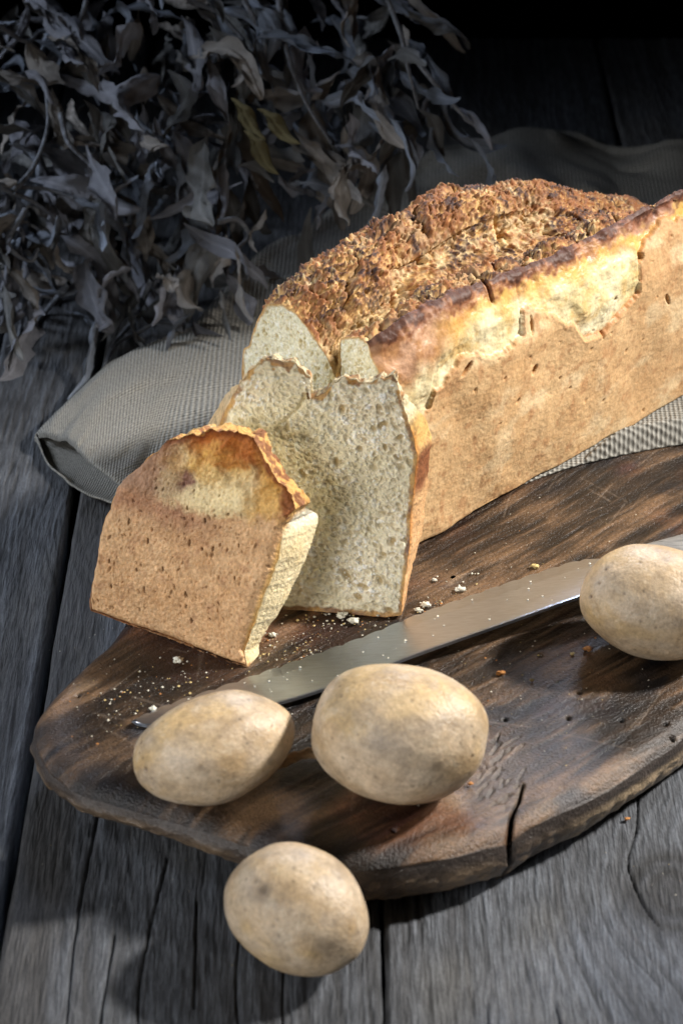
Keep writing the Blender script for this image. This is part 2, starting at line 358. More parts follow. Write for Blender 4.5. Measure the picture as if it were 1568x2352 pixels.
# rim: rounds over then undercuts to the foot
nrm = np.stack([np.roll(ob, -1, 0)[:, 1]-np.roll(ob, 1, 0)[:, 1], -(np.roll(ob, -1, 0)[:, 0]-np.roll(ob, 1, 0)[:, 0])], 1)
nrm /= np.linalg.norm(nrm, axis=1)[:, None]
if ((ob-cen)*nrm).sum() < 0: nrm = -nrm
K = 46; rim = np.zeros((NB, K, 3)); rimc = np.zeros((NB, K, 3))
th_b = 0.9+0.75*sst(-9, 4, ob[:, 0])                     # board is thicker towards the right
crn = kk[:, -1]
for k in range(K):
    t = (k+1)/K; a_ = t*math.pi*.5
    off = .16*math.sin(min(t*2.2, 1)*math.pi*.5)-.75*max(0, t-.45)**1.5
    z = Zb[:, -1]*0+top[:, -1, 2]-(th_b+.1)*t
    jag = fbm(np.arange(NB)*.16, np.full(NB, t*3.5), oct=4, seed=77)*.13*sst(.1, .5, np.full(NB, t))+fbm(np.arange(NB)*.03, np.full(NB, t*1.2), oct=3, seed=78)*.12
    o_ = off+jag-.7*crn
    rim[:, k, :2] = ob+nrm*o_[:, None]; rim[:, k, 2] = z+.03*fbm(np.arange(NB)*.1, np.full(NB, k*.3), seed=5)
    cc = mix((0.024, 0.02, 0.02), (0.20, 0.14, 0.085), np.clip(.35+.7*fbm(np.arange(NB)*.06, np.full(NB, t*2.0), oct=4, seed=80)+.9*jag*3, 0, 1)*sst(.15, .6, np.full(NB, t))*.9+.1)
    pale = sst(8.2, 11, ob[:, 0])*sst(.2, .45, np.full(NB, t)); cc = mix(cc, (.36, .27, .17), .75*pale)
    rimc[:, k] = cc*(1-.85*crn)[:, None]
bot = rim[:, -1:, :].copy(); bot[..., :2] = cen+(bot[..., :2]-cen)*.9; bot2 = bot.copy(); bot2[..., :2] = cen+(bot2[..., :2]-cen)*.01
Vb = np.concatenate([top, rim, bot, bot2], 1); Cc = np.concatenate([Cb, rimc, rimc[:, -1:]*.4, rimc[:, -1:]*.4], 1)
board = grid_obj('cutting_board', Vb, M_board, None, origin=(5, -10, 0), col=Cc, cu=True, flip=False)
board.location = Vector((5, -10, 0))*S
tag(board, 'thick dark rustic wooden board with a split front rim, under bread and knife', 'cutting board')
def bz(x, y): return BT

# ------------------------------------------------------------------ bread helpers
CREAM = (0.87, 0.79, 0.59); CRUST = (0.56, 0.30, 0.13); PALEC = (0.80, 0.66, 0.38); GOLD = (0.62, 0.33, 0.07); BROWN = (0.17, 0.045, 0.012); DARK = (0.05, 0.018, 0.012); PINK = (0.34, 0.14, 0.10)
def pores(h, x0, y0, x1, y1, n_small, n_mid, n_big, seed, elong=1.0, ax=0):
    r = np.random.default_rng(seed)
    for n, lo, hi, dp in ((n_small, .03, .065, .8), (n_mid, .06, .115, .85), (n_big, .11, .2, .75)):
        for _ in range(n):
            rad = lo+(hi-lo)*r.random()**2
            h.stamp(r.uniform(x0, x1), r.uniform(y0, y1), rad, rad*(1+elong*r.random()), ax+r.normal()*.5, rad*dp)
def lumps(h, x0, y0, x1, y1, n, lo, hi, seed):
    r = np.random.default_rng(seed)
    for _ in range(n):
        rad = lo+(hi-lo)*r.random()**2
        h.stamp(r.uniform(x0, x1), r.uniform(y0, y1), rad, rad*(1+.8*r.random()), r.uniform(0, 3.1), -rad*.8)
def cap(outline, c, O, U, V, N, nr, height, color, fin=1.0):
    n = len(outline); rho = np.linspace(0.003, 1, nr)**fin
    uv = c+(outline-c)[:, None, :]*rho[None, :, None]
    u, v = uv[..., 0], uv[..., 1]
    inner = (1-rho)[None, :]*np.linalg.norm(outline-c, axis=1)[:, None]
    hh, C = height(u, v, inner, rho[None, :]+0*u), None
    C = color(u, v, inner, hh)
    X = O+u[..., None]*U+v[..., None]*V+hh[..., None]*N
    return X, C

# ---- slice standing against the loaf
def frame(P0, P1, lean):
    U = (P1-P0); U[2] = 0; U = U/np.linalg.norm(U); Nh = np.array([U[1], -U[0], 0]); l = math.radians(lean)
    V = np.array([0, 0, 1])*math.cos(l)-Nh*math.sin(l); return P0, U, V, np.cross(U, V)
O2, U2, V2, N2 = frame(P(650, 1400, BT), P(950, 1425, BT), 12)
def pl(pts, O, U, V, N):
    r = []
    for x, y in pts:
        X = on(x, y, O, N); r.append(((X-O)@U, (X-O)@V))
    return r
face = pl([(922, 1412), (927, 1352), (937, 1270), (943, 1171), (952, 1105), (957, 1049), (949, 1010), (940, 979), (924, 923), (912, 890), (906, 856), (898, 862), (884, 873), (872, 868), (861, 874), (850, 878), (838, 878), (825, 880), (818, 870), (805, 871), (797, 866), (788, 867), (776, 874), (769, 877), (760, 888), (749, 897), (741, 906), (732, 910), (722, 911), (712, 916), (704, 920), (701, 905), (706, 898), (704, 885), (711, 874), (713, 864), (704, 860), (697, 848), (684, 842), (678, 832), (670, 825), (655, 831), (640, 828), (625, 822), (607, 821), (596, 828), (587, 841), (570, 850), (553, 877), (535, 907), (522, 934), (510, 962), (500, 987)], O2, U2, V2, N2)
face += [(-3.55, 7.3), (-3.75, 6.3), (-3.6, 4), (-3.35, 1.5), (-3.2, .12), (-2.9, .0), (-1, 0.02), (1, .0), (3, 0.03), (4.6, 0.0)]
NS = 900
f2 = resample(face, NS, closed=True, smooth=2)
jr = np.arange(NS)
nj = np.stack([fbm(jr*.12, jr*0+1, oct=3, seed=1), fbm(jr*.12, jr*0+5, oct=3, seed=2)], 1)*.05
f2 = f2+nj
if ((np.roll(f2, -1, 0)-f2)[:, 0]*f2[:, 1]).sum() < 0: f2 = f2[::-1]      # orientation fixed below by flip flag
hm = HMap(-5, -1, 8, 13, .025); pores(hm, -4.5, -.2, 7.5, 12.5, 6500, 2100, 110, 3, 1.1, 1.4)
bigp = [(940, 770), (880, 850), (1040, 700), (570, 1600), (900, 1690), (890, 1290), (600, 870), (1030, 840), (560, 410), (860, 640), (1110, 870), (930, 1510), (640, 500), (560, 650)]
for cx, cy in bigp:
    q = pl([(574.2+cx*.3296, 775.1+cy*.3296)], O2, U2, V2, N2)[0]; r_ = .10+.07*rng.random(); hm.stamp(q[0], q[1], r_, r_*1.8, 0.2+.5*rng.normal(), .13, 1.1)
hl = HMap(-5, -1, 8, 13, .025); lumps(hl, -4, .6, 5.5, 10.8, 2600, .02, .06, 5); lumps(hl, -2.5, 1, 4.2, 10.3, 420, .045, .12, 6)
groove = np.array(pl([(702, 915), (690, 940), (668, 962), (640, 985), (655, 1000)], O2, U2, V2, N2))
def h2(u, v, inner, rho):
    h = hm.get(u, v)+hl.get(u, v)*.9
    h = h+.05*fbm(u*1.2, v*1.2, oct=3, seed=4)+.05*fbm(u*6, v*6, oct=3, seed=6)
    d = np.full_like(u, 9.)
    for a, b in zip(groove[:-2], groove[1:-1]): d = np.minimum(d, seg_dist(u, v, a, b)[0])
    h = h-.35*np.exp(-(d/.16)**2)
    h = h+.10*fbm(u*.5, v*.9, oct=2, seed=8)
    k = sst(.28, .05, inner); return h*(1-.7*k)-.05*k
def c2(u, v, inner, h):
    hp = hm.get(u, v); C = mix(CREAM, (0.42, 0.31, 0.15), np.clip(-hp/.12, 0, 1)**1.1)  # shade inside the pores painted into the colour, darker with depth
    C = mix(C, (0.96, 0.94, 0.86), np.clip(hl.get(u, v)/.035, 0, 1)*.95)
    C = mix(C, (0.68, 0.62, 0.42), .5*sst(-.2, .5, fbm(u*.6, v*.6, seed=2)))
    cr = inner+(.10+.35*sst(9.2, 10.2, v))*fbm(u*3, v*3, oct=4, seed=9)
    wd = np.where(v < .6, .22, np.where(v > 9.6, .10, .17))+0*u; wd = wd+.22*sst(10.6, 11.2, v)*sst(1.2, .6, u)
    k = sst(wd+.08, wd-.06, cr); cc = mix(GOLD, BROWN, .5+.5*np.clip(fbm(u*2, v*2, seed=12)*2, -1, 1))
    return mix(C, cc, k*.8)
c0 = np.array([1.2, 5.2])
slice2 = thing('bread_slice', 'large cut slice standing upright against the loaf with open crumb and torn notch on top', 'bread slice', tuple(P(800, 1412, BT)))
OR2 = P(800, 1412, BT)
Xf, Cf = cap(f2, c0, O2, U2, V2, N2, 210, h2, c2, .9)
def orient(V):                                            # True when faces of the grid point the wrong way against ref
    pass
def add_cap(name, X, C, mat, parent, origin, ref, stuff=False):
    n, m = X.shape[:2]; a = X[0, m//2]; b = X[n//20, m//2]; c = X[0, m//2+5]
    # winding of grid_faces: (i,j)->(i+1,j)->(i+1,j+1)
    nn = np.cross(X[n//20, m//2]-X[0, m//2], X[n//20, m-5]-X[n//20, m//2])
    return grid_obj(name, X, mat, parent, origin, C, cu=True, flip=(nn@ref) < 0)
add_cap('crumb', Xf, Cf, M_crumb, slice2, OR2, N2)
def rim_strip(outl, c, O, U, V, N, tfun, K, grow, colorf, rough, h0, seed=0):
    """side wall from the front outline back to the rear outline"""
    n = len(outl); R = np.zeros((n, K, 3)); Cc = np.zeros((n, K, 3))
    ed = outl-c; ed /= np.linalg.norm(ed, axis=1)[:, None]; tl = tfun(outl[:, 0], outl[:, 1])
    arc = np.r_[0, np.cumsum(np.linalg.norm(np.diff(outl, axis=0), axis=1))]
    for k in range(K):
        t = k/(K-1); g = grow(outl[:, 0], outl[:, 1], t)
        nz = rough(outl, arc, t, tl)*math.sin(min(1, t*5)*math.pi/2)
        p = outl+ed*(g+nz)[:, None]
        R[:, k] = O+p[:, :1]*U+p[:, 1:]*V-N*(tl*t-h0*(1-min(1, t*8)))[:, None]
        Cc[:, k] = colorf(outl, arc, t, tl)
    return R, Cc
def rough2(o, arc, t, tl): 
    top = sst(9.3, 10.3, o[:, 1])
    return .05*fbm(arc*2.2, t*tl*2.2, oct=4, seed=21)+top*(.30*fbm(arc*2.4, t*tl*2.4, oct=5, seed=22, gain=.65)-.10)
def colr2(o, arc, t, tl):
    v = o[:, 1]; nz = fbm(arc*1.1, t*tl*1.6, oct=4, seed=23)
    C = mix(CRUST, (0.62, 0.38, 0.18), .5+.5*nz)
    C = mix(C, BROWN, sst(5.6, 6.3, v+nz*.5)*sst(7.9, 7.3, v+.5*nz)*.9)
    C = mix(C, (0.60, 0.36, 0.12), sst(7.4, 8.0, v+.5*nz))
    ragt = fbm(arc*3.1, t*tl*3, oct=3, seed=28); C = mix(C, (.66, .56, .36), sst(8.8, 9.4, v)*.95)
    C = mix(C, mix((.42, .2, .07), DARK, sst(-.1, .5, fbm(arc*2.5, t*tl*2.5, oct=3, seed=29))), sst(9.6, 10.2, v+nz*.5)*.8*sst(0, -.2, ragt))
    C = mix(C, (.66, .46, .24), sst(-1, -2, o[:, 0])*.8)
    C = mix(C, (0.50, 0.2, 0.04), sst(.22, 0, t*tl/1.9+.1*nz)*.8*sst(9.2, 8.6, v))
    sp = sst(.35, .55, fbm(arc*5, t*tl*3.5, oct=2, seed=24))
    return C*(1-.35*sp[..., None])
R2, RC2 = rim_strip(f2, c0, O2, U2, V2, N2, lambda u, v: 1.9-1.35*sst(8.0, 10, v), 40, lambda u, v, t: .42*math.sin(t*math.pi/2)*sst(.3, 5, v)*sst(11.5, 8, v)+.05*t, colr2, rough2, 0)
R2[:, 0] = Xf[:, -1]
def add_strip(name, R, C, mat, parent, origin, cenpt):
    n, m = R.shape[:2]; i = n//7; nn = np.cross(R[(i+5) % n, 1]-R[i, 1], R[i, m-2]-R[i, 1])
    return grid_obj(name, R, mat, parent, origin, C, cu=True, flip=(nn@(R[i, 1]-cenpt)) < 0)
cen2 = O2+c0[0]*U2+c0[1]*V2
add_strip('crust', R2, RC2, M_crust, slice2, OR2, cen2)
def back_cap(name, R, cen, mat, parent, origin, ref, colr):
    e = R[:, -1]; c = e.mean(0); rr = np.linspace(1, .003, 40)
    X = c+(e-c)[:, None]*rr[None, :, None]; X = X-ref*0
    C = np.broadcast_to(np.array(colr), X.shape).copy()
    nn = np.cross(X[len(X)//20, 5]-X[0, 5], X[0, 10]-X[0, 5])
    return grid_obj(name, X, mat, parent, origin, C, cu=True, flip=(nn@ref) < 0)
back_cap('crumb', R2, cen2, M_crumb, slice2, OR2, -N2, CREAM)

# ---- heel leaning in front
OH, UH, VH, NH = frame(P(200, 1402, BT), P(572, 1540, BT), 15)
hp = pl([(564, 1536), (556, 1500), (568, 1460), (585, 1415), (604, 1361), (620, 1320), (634, 1277), (641, 1240), (647, 1208), (660, 1190), (675, 1170), (664, 1143), (641, 1116), (618, 1090), (604, 1062), (593, 1032), (578, 1003), (565, 998), (556, 1004), (545, 992), (535, 996), (522, 986), (508, 987), (495, 995), (480, 994), (455, 998), (430, 1004), (405, 1010), (380, 1022), (360, 1036), (340, 1048), (320, 1070), (300, 1088), (280, 1106), (265, 1126), (256, 1150), (250, 1172), (238, 1195), (228, 1235), (220, 1290), (208, 1345), (202, 1385), (203, 1404)], OH, UH, VH, NH)
hp += [(1.0, -.02), (3, .0), (4.2, .05), (5.5, 0.0), (7.2, -.02)]
NHH = 900
fh = resample(hp, NHH, closed=True, smooth=3); jr = np.arange(NHH)
_tp = sst(7.6, 8.6, fh[:, 1])[:, None]; fh = fh+_tp*np.stack([.5*fbm(jr*.06, jr*0+2, oct=4, seed=43), .55*fbm(jr*.06, jr*0+7, oct=4, seed=44)], 1)*.45
fh = fh+np.stack([fbm(jr*.1, jr*0+1, oct=3, seed=41), fbm(jr*.1, jr*0+5, oct=3, seed=42)], 1)*.035
ch = np.array([4.6, 4.6])
hh = HMap(-1, -1, 12, 12, .025)
r_ = np.random.default_rng(12)
for _ in range(330):
    rr_ = .018+.05*r_.random()**3; hh.stamp(r_.uniform(.2, 9), r_.uniform(.2, 7.5), rr_, rr_*(1.0+1.8*r_.random()), .15+r_.normal()*.5, .05+.8*rr_)
for cx, cy in [(815, 850), (735, 810), (880, 850), (475, 800), (405, 980), (570, 975), (1020, 1030), (710, 1210), (710, 1135), (1040, 830), (825, 675), (235, 925), (450, 1105), (740, 1300), (925, 825), (715, 595), (240, 1085), (355, 680)]:
    q = pl([((300+cx/1.568)/1.7417, (1650+cy/1.568)/1.7417)], OH, UH, VH, NH)[0]; hh.stamp(q[0], q[1], .055, .055*(1.5+1.6*r_.random()), .12, .22)
def shoulder(u): return 5.75+.11*u+.22*vn(u*1.3, u*0, seed=3)+.25*np.sin(u*.9)   # where the tin crust ends on the end face
def hH(u, v, inner, rho):
    h = hh.get(u, v)
    bulge = .25*np.sin(np.clip(v/7, 0, 1)*math.pi)
    up = np.clip(v-shoulder(u)-.1, 0, 9)
    h = h+bulge-.055*up**1.6+.12*fbm(u*.6, v*.6, oct=3, seed=45)*sst(5.4, 7, v)
    h = h+.22*np.exp(-((v-shoulder(u)-.3)/.45)**2)*.5
    h = h+.02*fbm(u*6, v*4, oct=3, seed=46)
    dark = np.exp(-(((u-4.0)/.7)**2+((v-7.15)/.5)**2)); h = h-.25*dark
    h = h+(.3*fbm(u*1.1, v*1.1, oct=3, seed=47)+.16*fbm(u*3, v*3, oct=4, seed=56))*sst(6, 8.5, v)+.03*fbm(u*12, v*9, oct=2, seed=57)
    return h-.28*np.clip(1-inner/.45, 0, 1)**2*sst(8, 5, v)-.1*np.clip(1-inner/.3, 0, 1)**2
def cH(u, v, inner, h):
    u0, v0 = u, v; wq = .28*fbm(u*2.6, v*2.6, oct=4, seed=52); u = u+wq*1.3; v = v+.24*fbm(u0*2.6+8, v0*2.6, oct=4, seed=53)
    n1 = fbm(u*1.2, v*1.2, oct=4, seed=48); n2 = fbm(u*6, v*4, oct=3, seed=49)
    C = mix((0.56, 0.31, 0.14), (0.72, 0.46, 0.245), np.clip(.5+.5*n1+.4*n2, 0, 1))
    C = mix(C, (0.30, 0.11, 0.05), .28*sst(.15, .55, fbm(u*2.2+4, v*2.2, oct=4, seed=50)))
    sh = shoulder(u); k = sst(sh-.35, sh+.4, v+.25*n2)
    red = np.exp(-((v-sh+.35)/.7)**2)*sst(7.5, 4, u); C = mix(C, (0.30, 0.12, 0.07), .6*red)
    T = mix((0.80, 0.62, 0.33), (0.74, 0.42, 0.10), sst(-.15, .6, .5*fbm(u*.8, v*.8, oct=3, seed=51)+.45*(v-7.9)))
    T = mix(T, (0.46, 0.14, 0.025), sst(8.1, 9.3, v+1.1*n1-.15*np.abs(u-6)))
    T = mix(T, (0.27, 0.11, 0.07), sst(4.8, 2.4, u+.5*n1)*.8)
    T = mix(T, (.16, .05, .045), np.clip(1.6*np.exp(-(((u-4.1)/.5)**2+((v-7.25-.5*(u-4))/.4)**2)), 0, 1)*.85)
    T = mix(T, (.18, .045, .012), np.exp(-(((u-7.6)/.45)**2+((v-8.7)/.6)**2))*.9)
    T = mix(T, (.20, .05, .012), sst(.45, .1, inner)*sst(8, 9, v)*.85)
    T = mix(T, (.66, .34, .07), sst(7.0, 8.2, u)*.8); T = mix(T, (.24, .06, .015), sst(7.2, 7.8, u)*sst(.75, .3, inner+.5*n1)*sst(6.9, 7.4, v)*.9)
    C = mix(C, T, k)
    e = sst(.16, .02, inner)*sst(6.4, 5.8, v); C = mix(C, (.72, .42, .12), e*sst(4, 8, u)*.7); C = mix(C, (.27, .09, .03), e*sst(.5, .1, v)*.8)
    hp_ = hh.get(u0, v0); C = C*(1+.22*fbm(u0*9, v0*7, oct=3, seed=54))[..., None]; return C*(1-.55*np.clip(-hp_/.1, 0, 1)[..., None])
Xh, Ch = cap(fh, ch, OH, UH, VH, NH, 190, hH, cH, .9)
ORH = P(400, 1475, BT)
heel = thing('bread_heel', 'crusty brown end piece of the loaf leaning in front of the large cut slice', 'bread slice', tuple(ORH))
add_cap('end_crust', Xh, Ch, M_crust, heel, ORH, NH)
def tH(u, v): return 1.15+.24*np.clip(v, 0, 6.6)-1.5*sst(6.5, 7.6, v)*sst(3, 6, u)-.2*sst(7, 9, v)
def roughH(o, arc, t, tl):
    top = sst(6.9, 8, o[:, 1]); x = t*tl
    return .05*fbm(arc*.9, x*.9, oct=2, seed=61)+.03*fbm(arc*8, x*8, oct=3, seed=60)+top*(.24*fbm(arc*1.7, x*1.7, oct=5, seed=62, gain=.6))
def colH(o, arc, t, tl):
    u, v = o[:, 0], o[:, 1]; x = t*tl; n1 = fbm(arc*1.4, x*1.8, oct=4, seed=63)
    C = mix((0.72, 0.56, 0.30), (0.84, 0.72, 0.45), .5+.6*n1)
    C = mix(C, (0.66, 0.36, 0.07), sst(.22, .02, x+.12*n1)*.8*sst(6.3, 5.6, v))
    up = sst(6.9-.5*sst(1.4, .2, x), 7.4-.5*sst(1.4, .2, x), v+.4*n1); T = mix(mix((0.68, 0.36, 0.10), (0.24, 0.07, 0.02), sst(0, .35, n1+.6*fbm(arc*4, x*4, oct=3, seed=66))), (.80, .60, .30), sst(1.2, 2.0, x+1.1*n1-.5*sst(7.5, 9, v)))
    C = mix(C, T, up*.9)
    C = mix(C, (.92, .86, .68), np.exp(-((v-6.9)/.4)**2)*sst(5, 8, u)*sst(.3, .8, x))
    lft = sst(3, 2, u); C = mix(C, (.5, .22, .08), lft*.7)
    C = C*(1+.12*fbm(arc*5, x*5, oct=3, seed=67))[..., None]
    C = mix(C, (.35, .14, .05), sst(.2, .05, v)*.7)
    return C
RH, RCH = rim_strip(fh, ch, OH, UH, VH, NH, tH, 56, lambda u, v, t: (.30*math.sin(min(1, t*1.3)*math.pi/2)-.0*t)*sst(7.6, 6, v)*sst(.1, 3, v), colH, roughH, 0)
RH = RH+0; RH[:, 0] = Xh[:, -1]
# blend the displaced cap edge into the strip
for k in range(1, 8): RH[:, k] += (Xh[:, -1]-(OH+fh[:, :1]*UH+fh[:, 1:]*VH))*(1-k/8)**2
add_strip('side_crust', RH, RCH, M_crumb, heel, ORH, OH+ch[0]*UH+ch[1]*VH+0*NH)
back_cap('crumb', RH, None, M_crumb, heel, ORH, -NH, CREAM)

# ------------------------------------------------------------------ the loaf
A = np.array([.714, .70, 0]); NN = np.array([.70, -.714, 0]); ZZ = np.array([0, 0, 1.])
B0 = P(880, 1300, BT); MB = B0-NN*4.6; LB = BT+.06
LEN = 26.0
ss = np.r_[np.arange(0, 22, .07), np.arange(22, LEN+.01, .15)]
Rk = lambda s: np.interp(s, [0, 1, 2, 4, 6, 8, 10, 12, 15, 18, 21, 24, 26], [11.0, 11.3, 11.6, 11.6, 11.6, 11.45, 11.3, 11.2, 11.25, 11.4, 11.5, 10.3, 8.6])
Tk = lambda s: np.interp(s, [0, 1, 2, 4, 6, 8, 10, 12, 14, 17, 20, 23, 26], [10.9, 11.5, 11.9, 12.35, 12.55, 12.65, 12.8, 12.75, 12.3, 11.5, 9.9, 8.6, 7.6])
def section(s):
    R, T = float(Rk(s)), float(Tk(s)); e = float(sst(0, 2.5, s))
    x = math.exp(-s*1.2); fs = float(sst(15.5, 20.5, s))
    pts = [(0, 0), (4.35, 0), (4.55, .15), (4.62, 1.0), (4.75, 3.5), (4.95, 6.5), (5.0-.1*x, 8.2), (4.75-.4*x, 9.8), (4.25-.5*x, R-.55), (4.0-.45*x, R-.05), (3.6-.3*x, R+.12),
           (2.9, R+.15-1.1*fs), (2.1-.3*x, R-.25-.1*x-1.5*fs), (1.72-.1*x, R-1.1-.5*x-1.0*fs), (1.5, (R+T)/2-1.6-.9*x+.2*fs), (1.05, (R+T)/2-1.1-.5*x), (0.15, T-.6-.2*x), (-1.0, T-.1), (-1.9, T), (-2.9, T-.4), (-3.6, T-1.5), (-4.15, T-3.0), (-4.55, 7.6), (-4.7, 6.4), (-4.62, 4), (-4.5, .15), (-4.3, 0)]
    return np.array(pts)
NP_ = 760
sec0 = resample(catmull(section(0)[:], 400), NP_, closed=True)
Vs = np.zeros((len(ss), NP_, 3)); Pu = np.zeros((len(ss), NP_)); Pv = np.zeros((len(ss), NP_))
for i, s in enumerate(ss):
    c_ = section(s); c_ = np.vstack([c_[1:], c_[:1]])
    # parametrise so that the same column is always the same feature: per segment counts are fixed
    if i == 0:
        w_ = np.linalg.norm(np.diff(np.vstack([c_, c_[:1]]), axis=0), axis=1); w_ = w_*np.array([.35 if (k >= len(c_)-7) else 1 for k in range(len(c_))])
        w_ = w_+.3; cs = np.r_[0, np.cumsum(w_)]/w_.sum()*len(c_)
        tpar = np.interp(np.linspace(0, len(c_), NP_, endpoint=False), cs, np.arange(len(c_)+1))
    pp = np.vstack([c_, c_[:1]]); Pu[i] = np.interp(tpar, np.arange(len(pp)), pp[:, 0]); Pv[i] = np.interp(tpar, np.arange(len(pp)), pp[:, 1])
    for _ in range(9):
        for q in (Pu, Pv): q[i] = (np.roll(q[i], 1)+2*q[i]+np.roll(q[i], -1))/4
Sg = ss[:, None]+0*Pu
du = np.roll(Pu, -1, 1)-np.roll(Pu, 1, 1); dv = np.roll(Pv, -1, 1)-np.roll(Pv, 1, 1); ln = np.hypot(du, dv)+1e-9
Nu, Nv = dv/ln, -du/ln                                   # outward in the section plane (counter-clockwise walk)
if (Nu*Pu).sum() < 0: Nu, Nv = -Nu, -Nv
arc = np.cumsum(ln, 1)*.5
is_top = np.zeros(NP_)
colr_idx = tpar
Rl = Rk(ss)[:, None]
ridge_n = .35*fbm(ss*.5, ss*0, oct=3, seed=90)[:, None]
topm = sst(8.9, 9.3, colr_idx)[None, :]*sst(21.0, 20.2, colr_idx)[None, :]+0*Pu
jn = .6*fbm(Sg*1.2, Pv*1.2, Pu, oct=3, seed=91)
topm = sst(8.6+0, 9.0, colr_idx[None, :]+jn*.7)*sst(20.9, 20.2, colr_idx[None, :]+jn)
# crumbly, craggy top
f1 = fbm(Sg*.55, Pu*.55, Pv*.3, oct=3, seed=92)*sst(24, 12, Sg+0*Pu); f2_ = fbm(Sg*1.7, Pu*1.7, Pv*1.7, oct=3, seed=93); f3 = fbm(Sg*4.2, Pu*4.2, Pv*4.2, oct=3, seed=94, gain=.65)
rid = 1-2*np.abs(vn(Sg*3.1, Pu*3.1, Pv*3.1, seed=95)); rid2 = 1-2*np.abs(vn(Sg*6.1, Pu*6.1, Pv*6.1, seed=96))
hmL = HMap(0, 0, LEN, 60, .035)
r_ = np.random.default_rng(5)
for _ in range(5200): 
    q = .03+.06*r_.random()**1.5; hmL.stamp(r_.uniform(0, LEN), r_.uniform(9, 34), q, q*(1+1.5*r_.random()), r_.uniform(0, 3), -q*1.3)
lm = hmL.get(Sg, arc)
crag = np.abs(vn(Sg*.62+.5*f2_, Pu*.75, Pv*.5, seed=140)); chan = np.exp(-(crag/.10)**2)
vline = 1.45-.10*Sg+.5*vn(Sg*.5, 0*Sg, seed=141); vall = np.exp(-((Pu-vline)/.6)**2)*sst(.5, 3, Sg)*sst(17, 12, Sg)
f4 = fbm(Sg*7.5, Pu*7.5, Pv*7.5, oct=3, seed=142, gain=.7)
disp = topm*(.55*f1*sst(24, 12, Sg)+.14*f2_+.17*f3+.19*f4+.05*rid2+lm*1.3-.12-.35*chan*sst(-.2, .3, f2_+.2)-.85*vall)
# side wall: torn band, dents
side = sst(5.2, 5.8, colr_idx)[None, :]*0+((colr_idx > .9) & (colr_idx < 10))[None, :]*1.0
bs = [0, 1, 2.17, 2.58, 2.83, 4.06, 4.47, 5.6, 7.1, 7.66, 8.54, 8.7, 9.36, 10.94, 12.22, 12.78, 14.2, 16.0, 16.9, 17.0, 17.6, 19, 22, 26]
bv = [6.4, 6.7, 7.0, 7.2, 8.0, 8.75, 9.0, 8.9, 8.2, 8.5, 8.8, 9.9, 9.8, 8.7, 7.8, 6.9, 6.7, 7.4, 7.9, 9.3, 10.2, 10.6, 10.2, 9]
BD = np.interp(ss, bs, bv)[:, None]+.22*fbm(ss*2.2, ss*0, oct=4, seed=97)[:, None]
dB = Pv-BD+.12*fbm(Sg*4, Pv*4, oct=3, seed=98)
pale = sst(-.10, .12, dB)*side
disp += side*(-.20*pale*sst(1.6, .2, dB)+.025*np.exp(-((dB+.12)/.15)**2)+.12*pale*fbm(Sg*1.1, Pv*1.1, oct=4, seed=99)+.03*pale*fbm(Sg*3.5, Pv*5, oct=3, seed=180))
disp += side*(.22*fbm(Sg*.28, Pv*.28, oct=2, seed=160)+.10*np.sin(np.clip(Pv/9.5, 0, 1)*math.pi))+(.16*fbm(Sg*1.1, 0*Sg, oct=3, seed=161)+.03*fbm(Sg*5, Pv*5, oct=2, seed=162))*np.exp(-((Rl-Pv-.1)/.45)**2)*((Pu > 2)*1.)
disp += side*(1-pale)*(.05*fbm(Sg*.7, Pv*.7, oct=2, seed=100)+.02*fbm(Sg*5, Pv*5, oct=3, seed=101))
hmS = HMap(0, 0, LEN, 13, .03); r_ = np.random.default_rng(8)
for _ in range(420):
    q = .02+.07*r_.random()**3; x_, y_ = r_.uniform(0, 24), r_.uniform(.2, 10)
    if vn(np.array([x_*.5]), np.array([y_*.5]), seed=170)[0] > r_.uniform(-.5, .6): hmS.stamp(x_, y_, q, q*(1+1.2*r_.random()), r_.normal()*.5, 1.2*q)
def lp(px, py):
    X = on(px, py, MB+NN*4.9, NN); return (X-MB)@A, X[2]-BT
for px, py, rx, ry, an in [(1218, 750, .07, .5, 0), (1222, 850, .15, .25, .5), (1070, 850, .15, .45, .9), (1530, 690, .1, .4, -.5), (1480, 596, .2, .22, 0), (1378, 770, .07, .2, 0)]:
    q = lp(px, py); hmS.stamp(q[0], q[1], rx, ry, -an, .3, 1.5)
hs = hmS.get(Sg, Pv)*side; disp += hs
# crack running down from the ridge, near s=7
cs_, cv_ = lp(1150, 665); dcr = np.abs(Sg-(cs_+.15*vn(Pv*1.1, Pv*0, seed=7)-(Pv-cv_)*.12)); kcr = np.clip(1.3-dcr/.09, 0, 1)*sst(cv_-1.3, cv_-.5, Pv)*((Pu > 1.5)*1.0); disp -= .35*kcr
disp = disp*(.12+.88*sst(0, .35, Sg))
Pu2, Pv2 = Pu+Nu*disp, Pv+Nv*disp
Pv2 = np.maximum(Pv2, 0)
# far end closes and rounds off
endk = sst(LEN-2.2, LEN, ss)[:, None]; Pu2 = Pu2*(1-.25*endk**2); Pv2 = Pv2*(1-.2*endk**2)
Vl = MB+Sg[..., None]*A+Pu2[..., None]*NN+Pv2[..., None]*ZZ+np.array([0, 0, .06])
